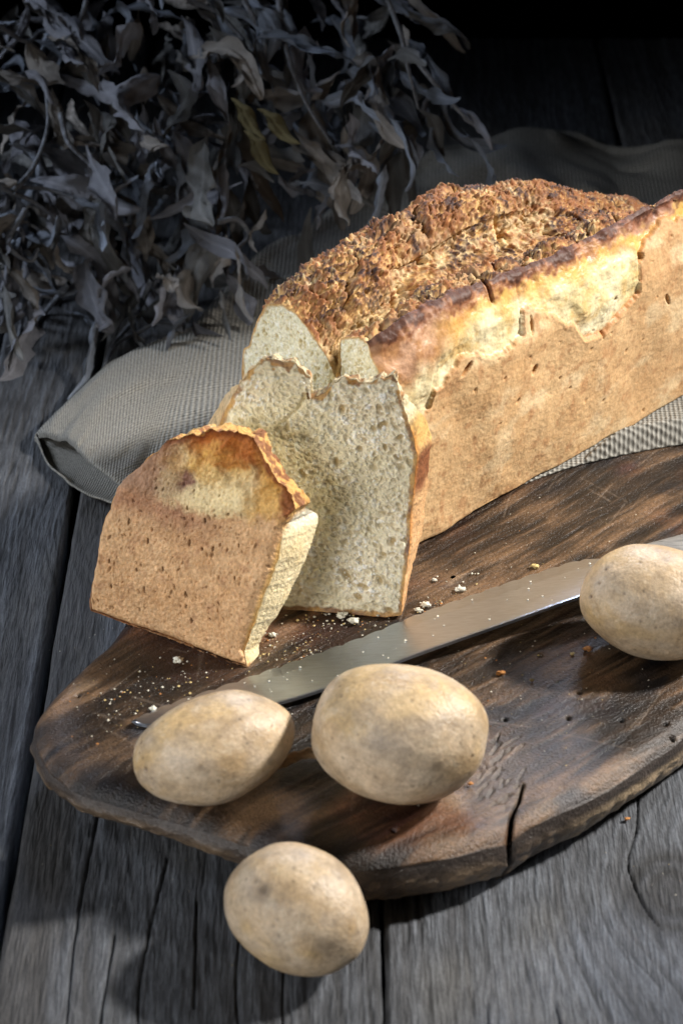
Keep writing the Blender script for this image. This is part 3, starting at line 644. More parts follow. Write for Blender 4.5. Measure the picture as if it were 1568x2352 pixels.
# colours
n1 = fbm(Sg*.8, Pv*.8, Pu*.8, oct=4, seed=102); n2 = fbm(Sg*4, Pv*4, Pu*4, oct=3, seed=103)
Ct = mix((0.60, 0.36, 0.13), (0.25, 0.09, 0.025), sst(-.35, .4, f3*.7+f4*.9+n1*.4-lm*1.5+.25))
Ct = mix(Ct, (0.74, 0.58, 0.32), .85*sst(.1, .5, -f1*.9+.4*n2-.1))
Ct = mix(Ct, (0.72, 0.58, 0.33), .6*np.clip(vall+.6*chan, 0, 1)*sst(-.4, .3, n2))
Ct = mix(Ct, (0.055, 0.025, 0.018), 1.*sst(-.15, .2, f4+.3*f3)*sst(.1, .4, fbm(Sg*1.1+7, Pu*1.1, Pv, oct=4, seed=104)+.12))
Ct = mix(Ct, (0.70, 0.56, 0.30), .6*sst(.02, .12, lm)*sst(.2, -.3, n1))
valley = np.exp(-((Pu-1.45)/.55)**2)*sst(6, 1, Sg); Ct = mix(Ct, (.5, .36, .17), valley*.7)
Cs = mix((0.60, 0.36, 0.165), (0.74, 0.50, 0.26), np.clip(.5+.6*n1+.3*n2, 0, 1))
Cs = mix(Cs, (.36, .15, .055), .5*sst(.2, .6, fbm(Sg*3, Pv*3, oct=3, seed=105)))
Cs = mix(Cs, (.50, .29, .14), .5*sst(13, 24, Sg)); Cs = mix(Cs, (.84, .66, .40), .55*sst(.05, .5, fbm(Sg*.55, Pv*.8, oct=4, seed=190))); Cs = mix(Cs, (.44, .20, .08), .5*sst(.25, .6, fbm(Sg*1.6, Pv*.9, oct=4, seed=191)))
Cp = mix((0.72, 0.58, 0.30), (0.84, 0.75, 0.50), np.clip(.5+n1, 0, 1)); Cp = mix(Cp, (.66, .40, .12), .7*sst(.1, .5, fbm(Sg*1.4, Pv*1.4, oct=4, seed=106))*.8)
Cp = mix(Cp, (.50, .18, .04), sst(.28, .04, dB)*sst(10, 13, Sg)*.8)
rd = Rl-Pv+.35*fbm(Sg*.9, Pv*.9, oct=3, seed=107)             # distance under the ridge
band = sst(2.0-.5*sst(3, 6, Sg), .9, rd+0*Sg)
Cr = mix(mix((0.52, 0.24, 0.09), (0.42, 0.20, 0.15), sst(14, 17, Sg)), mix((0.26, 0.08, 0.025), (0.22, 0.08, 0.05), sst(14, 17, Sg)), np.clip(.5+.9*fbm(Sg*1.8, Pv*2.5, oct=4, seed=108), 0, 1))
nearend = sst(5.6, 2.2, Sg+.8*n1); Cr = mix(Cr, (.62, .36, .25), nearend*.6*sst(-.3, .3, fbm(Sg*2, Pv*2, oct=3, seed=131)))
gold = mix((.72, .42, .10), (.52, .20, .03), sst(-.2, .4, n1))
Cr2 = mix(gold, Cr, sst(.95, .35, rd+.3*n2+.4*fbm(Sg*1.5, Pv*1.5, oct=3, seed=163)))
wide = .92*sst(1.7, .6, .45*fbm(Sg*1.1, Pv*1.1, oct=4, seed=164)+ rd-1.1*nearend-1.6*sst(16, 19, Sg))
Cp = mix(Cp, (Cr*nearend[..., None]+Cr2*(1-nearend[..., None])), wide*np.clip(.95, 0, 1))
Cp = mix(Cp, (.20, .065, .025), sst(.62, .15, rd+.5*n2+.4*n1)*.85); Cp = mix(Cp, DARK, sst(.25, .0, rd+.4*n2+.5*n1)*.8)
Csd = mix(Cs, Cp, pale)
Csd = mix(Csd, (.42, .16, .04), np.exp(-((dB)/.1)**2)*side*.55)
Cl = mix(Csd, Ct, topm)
lb = ((colr_idx > 21) & (colr_idx < 26))[None, :]*(1-topm); Cl = mix(Cl, (.5, .28, .12), lb*1.0)
Cl = mix(Cl, (.46, .22, .06), .7*np.clip(-hs/.12, 0, 1))*(1-.7*kcr[..., None])
ORL = MB+A*11
loaf = thing('bread_loaf', 'long cut loaf with craggy brown top lying on the board and linen', 'bread', (ORL[0], ORL[1], BT))
ORL = np.array([ORL[0], ORL[1], BT])
fl_ = np.cross(Vl[50, 61]-Vl[50, 60], Vl[51, 60]-Vl[50, 60])@NN
Ra = 1+.5*topm*1.0+.55*side*(1-pale)-.10*side*pale+.35*side*pale*sst(.7, .2, rd)
Cl = np.concatenate([Cl, Ra[..., None]], -1)
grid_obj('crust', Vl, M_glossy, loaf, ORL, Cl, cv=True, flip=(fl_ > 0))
def loaf_cap(i, name, ref, nr, fancy):
    e2 = np.stack([Pu2[i], Pv2[i]], 1); c = np.array([1.25, 4.8]) if fancy else e2.mean(0)
    rho = np.linspace(1, .003, nr)
    uv = c+(e2-c)[:, None, :]*rho[None, :, None]; u, v = uv[..., 0], uv[..., 1]
    inner = (1-rho)[None, :]*np.linalg.norm(e2-c, axis=1)[:, None]
    h = .10*fbm(u*.8, v*.8, oct=3, seed=120)+.04*fbm(u*5, v*5, oct=3, seed=121)+hmC.get(u, v)
    h = h-.5*np.exp(-((u-1.55)/.18)**2)*sst(6, 8.8, v)
    h = h*sst(0, .15, inner)
    C = mix((.74, .68, .47), (.84, .78, .58), np.clip(.5+fbm(u*2, v*2, oct=3, seed=122), 0, 1)); hp3 = hmC.get(u, v); C = mix(C, (.50, .40, .20), np.clip(-hp3/.10, 0, 1)); C = mix(C, (.93, .90, .78), .7*sst(.2, .5, fbm(u*6, v*6, oct=3, seed=125))); C = mix(C, (.55, .32, .12), sst(.2, .02, inner+.06*fbm(u*4, v*4, seed=123)))
    X = MB+ss[i]*A+u[..., None]*NN+v[..., None]*ZZ+h[..., None]*ref+np.array([0, 0, .06])
    nn = np.cross(X[30, 5]-X[0, 5], X[0, 12]-X[0, 5])
    grid_obj(name, X, M_crumb if fancy else M_crust, loaf, ORL, C, cu=True, flip=(nn@ref) < 0)
hmC = HMap(-6, -1, 6, 14, .03); pores(hmC, -5, 0, 5, 12.5, 3600, 900, 50, 33)
loaf_cap(0, 'cut_face', -A, 130, True); loaf_cap(len(ss)-1, 'end_crust', A, 30, False)

# ------------------------------------------------------------------ potatoes
def potato(px, py, z, ra, rb, rc, yaw, tilt, label, seed, eyes=(), egg=0.0, spots=(), marks=()):
    ra, rb, rc = ra*.91, rb*.91, rc*.91
    c = P(px, py, z)
    nu, nv = 260, 170
    th = np.linspace(0, 2*math.pi, nu, endpoint=False)[:, None]; ph = np.linspace(.004, math.pi-.004, nv)[None, :]
    d = np.stack([np.cos(ph)+0*th, np.sin(ph)*np.cos(th), np.sin(ph)*np.sin(th)], -1)   # poles on the long axis
    k = 1+.045*fbm(d[..., 0]*1.1+seed, d[..., 1]*1.1, d[..., 2]*1.1, oct=2, seed=seed)*1.8+.008*fbm(d[..., 0]*4, d[..., 1]*4, d[..., 2]*4, oct=3, seed=seed+1)
    X = d*np.array([ra, rb, rc])*k[..., None]
    X[..., 1:] *= (1-egg*d[..., 0])[..., None]
    C = mix((0.42, 0.295, 0.165), (0.56, 0.45, 0.325), np.clip(.5+1.1*fbm(d[..., 0]*2+seed, d[..., 1]*2, d[..., 2]*2, oct=4, seed=seed+2), 0, 1))
    C = mix(C, (0.60, 0.41, 0.17), .45*sst(.1, .5, fbm(d[..., 0]*1.3+9, d[..., 1]*1.3, d[..., 2]*1.3+seed, oct=3, seed=seed+3)))
    C = mix(C, (0.40, 0.32, 0.24), .5*sst(.1, .5, fbm(d[..., 0]*3, d[..., 1]*3+seed, d[..., 2]*3, oct=3, seed=seed+4)))
    sc2 = fbm(d[..., 0]*7+seed, d[..., 1]*7, d[..., 2]*7, oct=4, seed=seed+40, gain=.65); C = C*(1-.16*sst(.1, .35, sc2)[..., None]); C = mix(C, (.66, .55, .40), .35*sst(-.15, -.4, sc2))
    r_ = np.random.default_rng(seed)
    E = [np.array(e) for e in eyes]
    for e, rad in [(q/np.linalg.norm(q), .055) for q in E]+[(lambda q: (q/np.linalg.norm(q), r_.uniform(.012, .026)))(r_.normal(size=3)) for _ in range(60)]:
        dd = np.linalg.norm(d*np.array([ra, rb, rc])/2.9-e*np.array([ra, rb, rc])/2.9, axis=-1); kk = np.exp(-(dd/rad)**2)
        X = X*(1-(.035 if rad > .05 else .006)*kk)[..., None]; C = C*(1-(.75 if rad > .05 else .55)*kk[..., None])
        if rad > .05: X = X*(1+.02*np.exp(-((dd-.16)/.06)**2))[..., None]
    Rm0 = np.array(Matrix.Rotation(yaw, 3, 'Z') @ Matrix.Rotation(tilt, 3, 'Y'))
    for (mx, my, mr, dk) in marks:
        sc_ = FPX/((c-CAM)@FW); a_, b_ = (mx-px)/sc_, (py-my)/sc_; lo = np.array([a_*1.0, 0, 0])+UP*b_
        o_ = Rm0.T@lo/np.array([ra, rb, rc]); f_ = Rm0.T@(-FW)/np.array([ra, rb, rc]); A2, B2, C2 = f_@f_, 2*f_@o_, o_@o_-1
        e = o_+f_*((-B2+math.sqrt(max(0, B2*B2-4*A2*C2)))/(2*A2)); e /= np.linalg.norm(e)
        rv = np.array([ra, rb, rc]); dd = np.linalg.norm((d-e)*rv, axis=-1); dd = dd*(1+.35*fbm(d[..., 0]*5+mx, d[..., 1]*5, d[..., 2]*5, oct=3, seed=seed+31)); kk = np.exp(-(dd/mr)**2)
        X = X*(1-.02*dk*kk)[..., None]; C = mix(C, (.11, .075, .045), .85*dk*kk)
    for (sx, sy, sz, sr) in spots:
        e = np.array([sx, sy, sz]); e = e/np.linalg.norm(e); dd = np.linalg.norm(d-e, axis=-1)+.06*fbm(d[..., 0]*6, d[..., 1]*6, d[..., 2]*6, oct=3, seed=seed+9)
        kk = np.exp(-(dd/sr)**2); C = mix(C, (.10, .07, .045), .75*kk); X = X*(1-.01*kk)[..., None]
    Rm = np.array(Matrix.Rotation(yaw, 3, 'Z') @ Matrix.Rotation(tilt, 3, 'Y'))
    X = X@Rm.T
    zmin = X[..., 2].min(); base = c.copy(); floor = BT-.02 if z > 4 else .03
    X[..., 2] += c[2]; sh = floor-(c[2]+zmin)
    X[..., 2] += sh
    # keep the image place while it touches the support
    base = P(px, py, z+sh); X[..., 0] += base[0]; X[..., 1] += base[1]
    O = np.array([base[0], base[1], floor])
    nn = np.cross(X[40, 80]-X[39, 80], X[40, 81]-X[40, 80])@(X[40, 80]-np.array([base[0], base[1], z]))
    o = grid_obj('potato', X, M_potato, None, O, C, cu=True, flip=nn < 0); o.location = Vector(O)*S
    return tag(o, label, 'potato', 'potatoes around the knife')
potato(488, 1716, 5.4, 3.55, 2.42, 2.32, math.radians(21), math.radians(-6), 'elongated yellowish potato covering the knife tip, at the left end of the board', 11,
       egg=-.03, marks=[(329, 1697, .09, 1), (323, 1722, .07, .8), (338, 1760, .09, 1), (352, 1782, .06, .8), (470, 1750, .12, .3), (520, 1650, .2, .25)])
potato(915, 1682, 6.0, 3.95, 3.15, 3.0, math.radians(-8), math.radians(4), 'biggest potato, pale brown, at the middle of the board front below the knife blade', 23,
       egg=-.03, marks=[(1034, 1655, .28, .45), (1084, 1730, .07, .9), (830, 1600, .4, .2), (880, 1700, .5, .2), (1000, 1750, .15, .3), (780, 1590, .08, .6), (940, 1600, .06, .7)])
potato(1512, 1382, 5.6, 3.75, 2.75, 2.6, math.radians(-14), math.radians(4), 'speckled potato resting over the knife handle, cut by the right edge of the picture', 37,
       egg=.05, marks=[(1352, 1368, .07, 1.3), (1384, 1308, .08, 1), (1370, 1338, .06, .9), (1457, 1290, .06, .9), (1514, 1282, .2, .4), (1420, 1360, .05, .9), (1550, 1330, .06, .8), (1470, 1400, .05, .8), (1440, 1440, .3, .2)])
potato(685, 2092, 2.6, 3.25, 2.55, 2.6, math.radians(-40), math.radians(6), 'small smooth potato lying on the bare table planks in front of the board', 51,
       egg=.06, marks=[(606, 2030, .26, .85), (590, 2012, .12, .6), (760, 2160, .5, .5), (570, 2075, .06, .7), (640, 2090, .07, .5), (720, 2020, .05, .6), (800, 2110, .06, .5), (650, 2180, .05, .6), (700, 1990, .3, .15)])

# ------------------------------------------------------------------ bread knife
kt = P(300, 1658, BT+.14)
spine = catmull([kt, P(345, 1668, BT+.12), P(430, 1655, BT+.16), P(630, 1619, BT+.3), P(800, 1565, BT+.45), P(960, 1504, BT+.6), P(1150, 1437, BT+.85), P(1340, 1370, BT+1.1), P(1450, 1336, BT+1.25)], 300)
edge = catmull([kt, P(345, 1636, BT+.12), P(400, 1614, BT+.13), P(480, 1588, BT+.15), P(640, 1533, BT+.2), P(830, 1465, BT+.26), P(960, 1412, BT+.34), P(1100, 1362, BT+.42), P(1250, 1311, BT+.5), P(1330, 1288, BT+.62), P(1385, 1283, BT+.72)], 300)
tq = np.linspace(0, 1, 300)
al_ = np.r_[0, np.cumsum(np.linalg.norm(np.diff(edge, axis=0), axis=1))]
ser = np.where((tq > .05) & (tq < .93), np.abs(np.sin(al_*math.pi/1.02))**.6, 0.6)*.17
dirw = edge-spine; dirw /= np.linalg.norm(dirw, axis=1)[:, None]+1e-9
edge2 = edge+dirw*(ser-.08)[:, None]*sst(0, .1, tq)[:, None]
up_ = np.cross(np.gradient(spine, axis=0), dirw); up_ /= np.linalg.norm(up_, axis=1)[:, None]+1e-9
if up_[:, 2].mean() < 0: up_ = -up_
ws = [0, .03, .5, .72, .735, .9, 1.0]; hs_ = [.07, .09, .09, .08, .075, .03, .002]
kb = ORK = P(900, 1500, BT)
top_ = [spine*(1-a)+edge2*a+up_*(h*sst(0, .04, tq)[:, None]) for a, h in zip(ws, hs_)]
bot_ = [spine*(1-a)+edge2*a-up_*(h*sst(0, .04, tq)[:, None]) for a, h in zip(ws[::-1], hs_[::-1])]
Vk = np.stack(top_+bot_, 1)
knife = thing('bread_knife', 'long serrated bread knife with grey wooden handle lying on the board', 'knife', tuple(ORK))
nn = np.cross(Vk[101, 3]-Vk[100, 3], Vk[100, 4]-Vk[100, 3])
bl = grid_obj('blade', Vk, M_blade, knife, ORK, np.full(Vk.shape, .6), cv=True, flip=nn[2] < 0)
bl.data.polygons.foreach_set('use_smooth', np.full(len(bl.data.polygons), False)); 
# handle: flattened grip running on behind the potato
h0 = P(1385, 1318, BT+.95); h1 = P(1700, 1246, BT+.9); hd = h1-h0; hl_ = np.linalg.norm(hd); hd /= hl_
hw = np.cross(hd, ZZ); hw /= np.linalg.norm(hw); hu = np.cross(hw, hd)
tv = np.linspace(0, 1, 60); th = np.linspace(0, 2*math.pi, 40, endpoint=False)
wd = np.interp(tv, [0, .02, .12, .4, .7, .93, 1], [.25, .7, .95, 1.1, 1.0, 1.15, .2]); tk = np.interp(tv, [0, .02, .12, .4, .7, .93, 1], [.25, .55, .7, .8, .75, .8, .2])
ct, st = np.cos(th), np.sin(th); ct = np.sign(ct)*np.abs(ct)**.8; st = np.sign(st)*np.abs(st)**.8
HL = 13.5
Vh = (h0+hd*(tv*HL)[:, None])[:, None]+wd[:, None, None]*ct[None, :, None]*hw+tk[:, None, None]*st[None, :, None]*hu
nn = np.cross(Vh[31, 3]-Vh[30, 3], Vh[30, 4]-Vh[30, 3])@(Vh[30, 3]-Vh[30].mean(0))
ho = grid_obj('handle', Vh, M_handle, knife, ORK, None, cv=True, flip=nn < 0)
fr0 = Vh[:1]; 
def cap_disc(row, name, mat, parent, origin):
    c = row.mean(0); X = np.stack([c+(row-c)*r for r in (1, .5, .01)], 1); return grid_obj(name, X, mat, parent, origin, None, cu=True)
# ------------------------------------------------------------------ small root chip between potatoes
cp = catmull([P(640, 1762, BT+.25), P(665, 1745, BT+.5), P(690, 1736, BT+.6), P(720, 1728, BT+.55), P(750, 1738, BT+.3)], 30)
rr = np.interp(np.linspace(0, 1, 30), [0, .2, .5, .8, 1], [.08, .25, .2, .26, .1]); th = np.linspace(0, 2*math.pi, 16, endpoint=False)
Vt = cp[:, None]+rr[:, None, None]*(np.cos(th)[None, :, None]*np.array([.2, 1, 0])+np.sin(th)[None, :, None]*ZZ)*(1+.3*fbm(np.arange(30)[:, None]*.4, th[None, :]*1.5, oct=2, seed=3))[..., None]
tw = grid_obj('wood_chip', Vt, M_twig, None, cp[15], None, cv=True); tw.location = Vector(cp[15])*S
tag(tw, 'knobbly tan wood chip lying between the left and the biggest potato', 'wood chip')

# ------------------------------------------------------------------ linen cloth
def cloth_piece(Vg, uv0, name='linen'):
    d1 = np.linalg.norm(np.diff(Vg, axis=0), axis=2); d2 = np.linalg.norm(np.diff(Vg, axis=1), axis=2)
    return Vg
n_, m_ = 170, 190
Fp = np.array([P(82, 1000, .5), P(170, 915, .8), P(270, 826, 1.0), P(400, 768, 1.2), P(500, 748, 1.4), P(590, 733, 1.5), P(700, 715, 1.6), P(800, 700, 1.6)])
Ap = np.array([P(84, 1004, .3), P(112, 1070, .35), P(180, 1130, .35), P(270, 1166, .35), P(330, 1195, .5), P(400, 1230, .8), P(480, 1240, 1.2), P(560, 1200, 1.4)])
Bp = np.array([P(90, 998, .8), P(150, 1003, 1.4), P(205, 1050, 1.5), P(285, 1112, 1.0), P(320, 1135, .8), P(420, 1180, 1.4), P(500, 1190, 1.8), P(580, 1150, 2.0)])
Fc, Ac, Bc = catmull(Fp, n_), catmull(Ap, n_), catmull(Bp, n_); tp = np.linspace(0, 1, n_)
rad = np.interp(tp, [0, .1, .3, .6, 1], [.12, .3, .5, .6, .6])
Vc = np.zeros((n_, m_, 3))
for i in range(n_):
    A_, F_, B_ = Ac[i], Fc[i], Bc[i]; r = rad[i]; out = F_-(A_+B_)/2; out[2] = 0; out /= np.linalg.norm(out)+1e-9
    zt = F_[2]; bell = .5*math.sin(min(1, tp[i]*1.4)*math.pi)+.15
    p = [A_+np.array([0, 0, .18])*(tp[i] < .5), A_*.88+F_*.12-np.array([0, 0, A_[2]*.8]), A_*.5+np.array([F_[0], F_[1], .1])*.5, np.array([F_[0], F_[1], .1])-out*r*.5, np.array([F_[0], F_[1], max(.15, zt*.5)])+out*r*.35, F_+np.array([0, 0, 0.05])-out*r*.1,
         F_*.75+B_*.25+np.array([0, 0, bell]), F_*.45+B_*.55+np.array([0, 0, bell*1.0]), F_*.15+B_*.85+np.array([0, 0, bell*.35]), B_, B_*.97+A_*.03-np.array([0, 0, .22])]
    Vc[i] = catmull(p, m_)
uu = np.r_[0, np.cumsum(np.linalg.norm(np.diff(Vc[:, 5*m_//10], axis=0), axis=1))]
vv = np.concatenate([np.zeros((n_, 1)), np.cumsum(np.linalg.norm(np.diff(Vc, axis=1), axis=2), axis=1)], 1); vv = vv-vv[:, m_//2:m_//2+1]
Vc[..., 2] += .22*fbm(uu[:, None]*.22+3, vv*.5, oct=3, seed=212)*np.minimum(1, Vc[..., 2]/.6)
Vc[..., 2] += .10*fbm(uu[:, None]*.35, vv*.35, oct=3, seed=210)*np.minimum(1, Vc[..., 2]/.6)
_u = uu[:, None]+0*vv; uvA = np.stack([_u*.80+vv*.6, -_u*.6+vv*.80, 0*vv], -1)
# main sheet: lies on the table, climbs the board and runs on under the loaf
poly = np.array([(-7.6, 18.3), (-6.4, 22), (-5.4, 26), (-1.5, 32), (3.5, 38.3), (7.5, 42.6), (9.9, 44.3), (12, 45.0), (15, 44.7), (18, 43.2), (23, 42.5), (30, 41), (42, 38), (43, 20), (40, 6), (30, 3.5), (22, 2.6), (16.8, 1.5), (13.5, .4), (10.6, -.9), (7, -3.2), (3, -4.6), (-1, -3.5), (-4.5, 0), (-7, 5), (-8.5, 11), (-8.3, 16)])
pc_ = np.array([13., 16.]); NPc, MR = 900, 260
po = resample(catmull(np.vstack([poly, poly[:1]]), 600), NPc, closed=True, smooth=4); rho = np.linspace(.004, 1, MR)
XYc = pc_+(po-pc_)[:, None]*rho[None, :, None]; Xc, Yc = XYc[..., 0], XYc[..., 1]
def inside_soft(X, Y):                                   # 1 over the board, 0 beyond its rim
    best = np.full(X.shape, 1e9)
    Xr, Yr = X.ravel(), Y.ravel(); ob_ = ob[::13]; an = np.arctan2(Yr-cen[1], Xr-cen[0])
    aa = np.arctan2(ob[:, 1]-cen[1], ob[:, 0]-cen[0]); o_ = np.argsort(aa); rr_ = np.linalg.norm(ob-cen, axis=1)
    rb = np.interp(an, aa[o_], rr_[o_], period=2*math.pi); d = rb-np.hypot(Xr-cen[0], Yr-cen[1])
    return d.reshape(X.shape)
dI = inside_soft(Xc, Yc); over = sst(-1.8, .3, dI)
wr = fbm(Xc*.16, Yc*.16, oct=3, seed=220)
rel = np.stack([Xc, Yc], -1)-MB[:2]; ls = rel@A[:2]; lu = rel@NN[:2]
underl = sst(5.6, 4.6, np.abs(lu))*sst(-1, .3, ls)*sst(LEN+1, LEN, ls)
Zc = .12+over*(BT-.06)+(1-over)*(.9*np.clip(wr+.25, 0, 1)*1.6)
edged = (1-rho)[None, :]*np.linalg.norm(po-pc_, axis=1)[:, None]
roll = np.clip(1-np.abs(edged-.7)/.8, 0, 1); roll = roll*roll*(3-2*roll)
frontR = sst(8, 13, Xc)*sst(12, 4, Yc); backs = sst(24, 34, Yc)
Zc += roll*(.75*frontR+.25)+backs*(1.3*np.exp(-((Xc-11)/3.2)**2)+.6*np.exp(-((Xc-21)/2.)**2))*sst(0, 2.5, edged)*1.2
Zc += .18*np.sin(Xc*.9+Yc*.5+2*wr)*backs
Zc -= sst(.35, 0, edged)*.1
Zc = Zc*(1-underl)+np.minimum(Zc, BT+.02)*underl
Zc = np.where(underl > .5, np.minimum(Zc, BT+.03), Zc)
VA, VB = Vc.reshape(-1, 3), np.stack([Xc, Yc, Zc], -1).reshape(-1, 3)
rotu = .75; uvB = np.stack([Xc*math.cos(rotu)+Yc*math.sin(rotu), -Xc*math.sin(rotu)+Yc*math.cos(rotu), 0*Xc], -1)
FA = grid_faces(n_, m_); FB = grid_faces(NPc, MR, cu=True)+len(VA)
OC = np.array([6., 20., 0.])
me = mesh_np('linen_cloth', (np.vstack([VA, VB])-OC)*S, np.vstack([FA, FB]), None, True, np.vstack([uvA.reshape(-1, 3), uvB.reshape(-1, 3)]))
cloth = add('linen_cloth', me, M_cloth, None, OC)
sm = cloth.modifiers.new('thickness', 'SOLIDIFY'); sm.thickness = .0009; sm.offset = 0
tag(cloth, 'grey beige linen cloth with an open folded corner, spread under the loaf', 'cloth')

# ------------------------------------------------------------------ dried herb bunch
PLN_O = np.array([0, 15., 1.]); PLN_N = np.cross(np.array([1., 0, 0]), np.array([0, 20., 23.])); PLN_N /= np.linalg.norm(PLN_N)
if PLN_N[1] > 0: PLN_N = -PLN_N
bunch = thing('dried_herb_bunch', 'big tangled bunch of dried grey herb leaves heaped behind the loaf', 'dried herbs', (-6, 26, 0))
OB = np.array([-6, 26, 0.])
def make_leaf(seed):
    r = np.random.default_rng(seed); n, m = 26, 11; t = np.linspace(0, 1, n); sx = np.linspace(-1, 1, m)
    wdt = (np.sin(math.pi*np.clip(.03+.955*t**(.8+.35*r.random()), 0, 1))**.62)*r.uniform(.095, .165)
    wdt[t < .14] *= .25+.75*(t[t < .14]/.14)
    curl = r.choice([-1, 1])*r.uniform(.3, 1.8); cup = r.uniform(1.1, 2.8)*r.choice([-1, 1]); twist = r.uniform(-1.3, 1.3); kf = r.uniform(5, 10)
    a1 = np.cumsum(np.r_[0, np.full(n-1, curl/(n-1))*(.15+2.2*t[1:]**2.2)])+.22*np.sin(t*kf+seed); a2 = np.cumsum(np.r_[0, r.normal()*.9/(n-1)*np.ones(n-1)])+.25*np.sin(t*6+r.random()*6)
    d = np.stack([np.cos(a1)*np.cos(a2), np.cos(a1)*np.sin(a2), np.sin(a1)], 1); c = np.cumsum(np.vstack([np.zeros(3), d[:-1]/(n-1)]), 0)
    V = np.zeros((n, m, 3)); asy = r.uniform(.6, 1.3)
    for i in range(n):
        T = d[i]; B = np.cross([0, 0, 1.], T); B /= np.linalg.norm(B); Nn = np.cross(T, B); tw_ = twist*t[i]
        B2 = B*math.cos(tw_)+Nn*math.sin(tw_); N2_ = np.cross(T, B2)
        for j, s in enumerate(sx):
            cu_ = cup*(.55+.45*math.sin(t[i]*4+seed)); ph = s*cu_*(asy if s > 0 else 1)
            x = math.sin(ph)/max(abs(cu_), .5); y = (1-math.cos(ph))/max(abs(cu_), .5)
            ruff = .22*math.sin(t[i]*kf*2.6+s*2+seed)*abs(s)**1.5+.16*(1-abs(s))**3+.09*math.sin(t[i]*kf*5+s*9)+.07*math.cos(s*11+seed)
            V[i, j] = c[i]+wdt[i]*(B2*x+N2_*(y+ruff))
    # normalise: chord along +X, length 1
    e = V[-1, m//2]-V[0, m//2]; L = np.linalg.norm(e); e /= L; f = np.cross([0, 0, 1.], e); f /= np.linalg.norm(f)
    R = np.stack([e, f, np.cross(e, f)]); V = (V@R.T)/max(L, .72)
    V = V.reshape(-1, 3)
    # petiole stub
    g = .5+.5*fbm(V[:, 0]*3+seed, V[:, 1]*8, oct=3, seed=seed); hue = r.random()
    base = np.array([(.22, .215, .235), (.24, .21, .185), (.20, .215, .25), (.13, .125, .12)][seed % 4])*(.85+.85*r.random())
    vein = 1+.35*np.exp(-(np.tile(sx, n)/.14)**2)
    C = base*np.array([1.12, 1.18, 1.22])*(.7+.6*g)[:, None]*vein[:, None]
    return V, C, grid_faces(n, m)
LV = [make_leaf(k) for k in range(40)]
leaf_me = []
for k, (V, C, F) in enumerate(LV): leaf_me.append(mesh_np('leaf', V, F, C)); leaf_me[-1].materials.append(M_leaf)
V, C, F = LV[4]; olive = mesh_np('leaf', V, F, C*0+np.array([.20, .165, .07])*(C/C.mean())); olive.materials.append(M_leaf)
rl = np.random.default_rng(44)
nleaf = 0
def put_leaf(b, tpt, me, roll, ws=1.0):
    global nleaf
    d = (tpt-b); L = np.linalg.norm(d); d = d/L; ref = -PLN_N if abs(d@PLN_N) < .9 else ZZ
    y = np.cross(ref, d); y /= np.linalg.norm(y); z = np.cross(d, y)
    y2 = y*math.cos(roll)+z*math.sin(roll); z2 = np.cross(d, y2)
    M = Matrix(((d[0], y2[0], z2[0]), (d[1], y2[1], z2[1]), (d[2], y2[2], z2[2]))).to_4x4()
    o = bpy.data.objects.new('leaf', me); coll.objects.link(o); o.parent = bunch
    o.matrix_local = Matrix.Translation(Vector((b-OB)*S)) @ M @ Matrix.Diagonal((L*S, L*S*ws, L*S*ws, 1))
    nleaf += 1; return o
def pp_(x, y, off=0.0):
    X = on(x, y, PLN_O+PLN_N*off, PLN_N); X[2] = max(X[2], .4); return X
HERO = [((250, 80), (120, 165), 1.9, 1), ((185, 165), (300, 330), 1.4, 3), ((215, 240), (350, 400), .9, 5), ((330, 240), (320, 370), 1.5, 8), ((385, 160), (370, 330), 1.5, 7), ((70, 415), (330, 480), 1.3, 4), ((110, 420), (350, 470), 1.0, 2),
        ((170, 455), (290, 560), 1.5, 10), ((400, 300), (500, 460), 1.2, 12), ((440, 380), (380, 600), 1.2, 14), ((560, 460), (510, 560), 1.4, 9), ((480, 520), (430, 740), 1.5, 11), ((520, 540), (490, 660), 1.7, 13), ((410, 610), (350, 750), 1.5, 16), ((205, 640), (230, 760), 1.7, 0),
        ((500, 20), (600, 170), 1.5, 6), ((480, 60), (560, 230), 1.3, 15), ((320, 20), (300, 140), 1.6, 17), ((270, 0), (280, 90), 1.6, 18), ((40, 440), (0, 560), 1.8, 19), ((15, 430), (10, 650), 1.1, 20),
        ((870, 150), (930, 340), 1.0, 21), ((935, 90), (1035, 250), .9, 22), ((960, 250), (1020, 360), 1.2, 23), ((1040, 250), (1130, 345), 1.0, 24), ((790, 290), (840, 400), 1.3, 25), ((845, 280), (940, 350), 1.5, 2), ((720, 230), (800, 380), 1.2, 5),
        ((640, 400), (740, 450), 1.4, 8), ((660, 420), (790, 470), 1.2, 10), ((700, 60), (740, 210), 1.4, 12), ((760, 40), (780, 170), 1.3, 14), ((640, 90), (660, 200), 1.4, 3), ((20, 330), (90, 420), 1.3, 6), ((120, 200), (170, 330), 1.4, 9), ((60, 90), (150, 190), 2.0, 13),
        ((230, 300), (200, 440), 1.2, 16), ((600, 330), (700, 370), 1.2, 19), ((610, 480), (590, 580), 1.4, 21), ((545, 380), (630, 420), 1.4, 23), ((130, 560), (190, 640), 1.2, 25), ((60, 500), (120, 620), 1.2, 17)]
for (b, t, ws, k) in HERO:
    put_leaf(pp_(*b, rl.uniform(0, 1.2)), pp_(*t, rl.uniform(0, 2)), leaf_me[k], rl.uniform(-.7, .7), .35+ws*.6)
for (b, t) in [((530, 225), (610, 320)), ((590, 250), (690, 330)), ((560, 300), (640, 400))]:
    put_leaf(pp_(*b, 2.6), pp_(*t, 2.8), olive, rl.uniform(-.5, .5), 1.3)['label'] = 'olive yellow leaf'
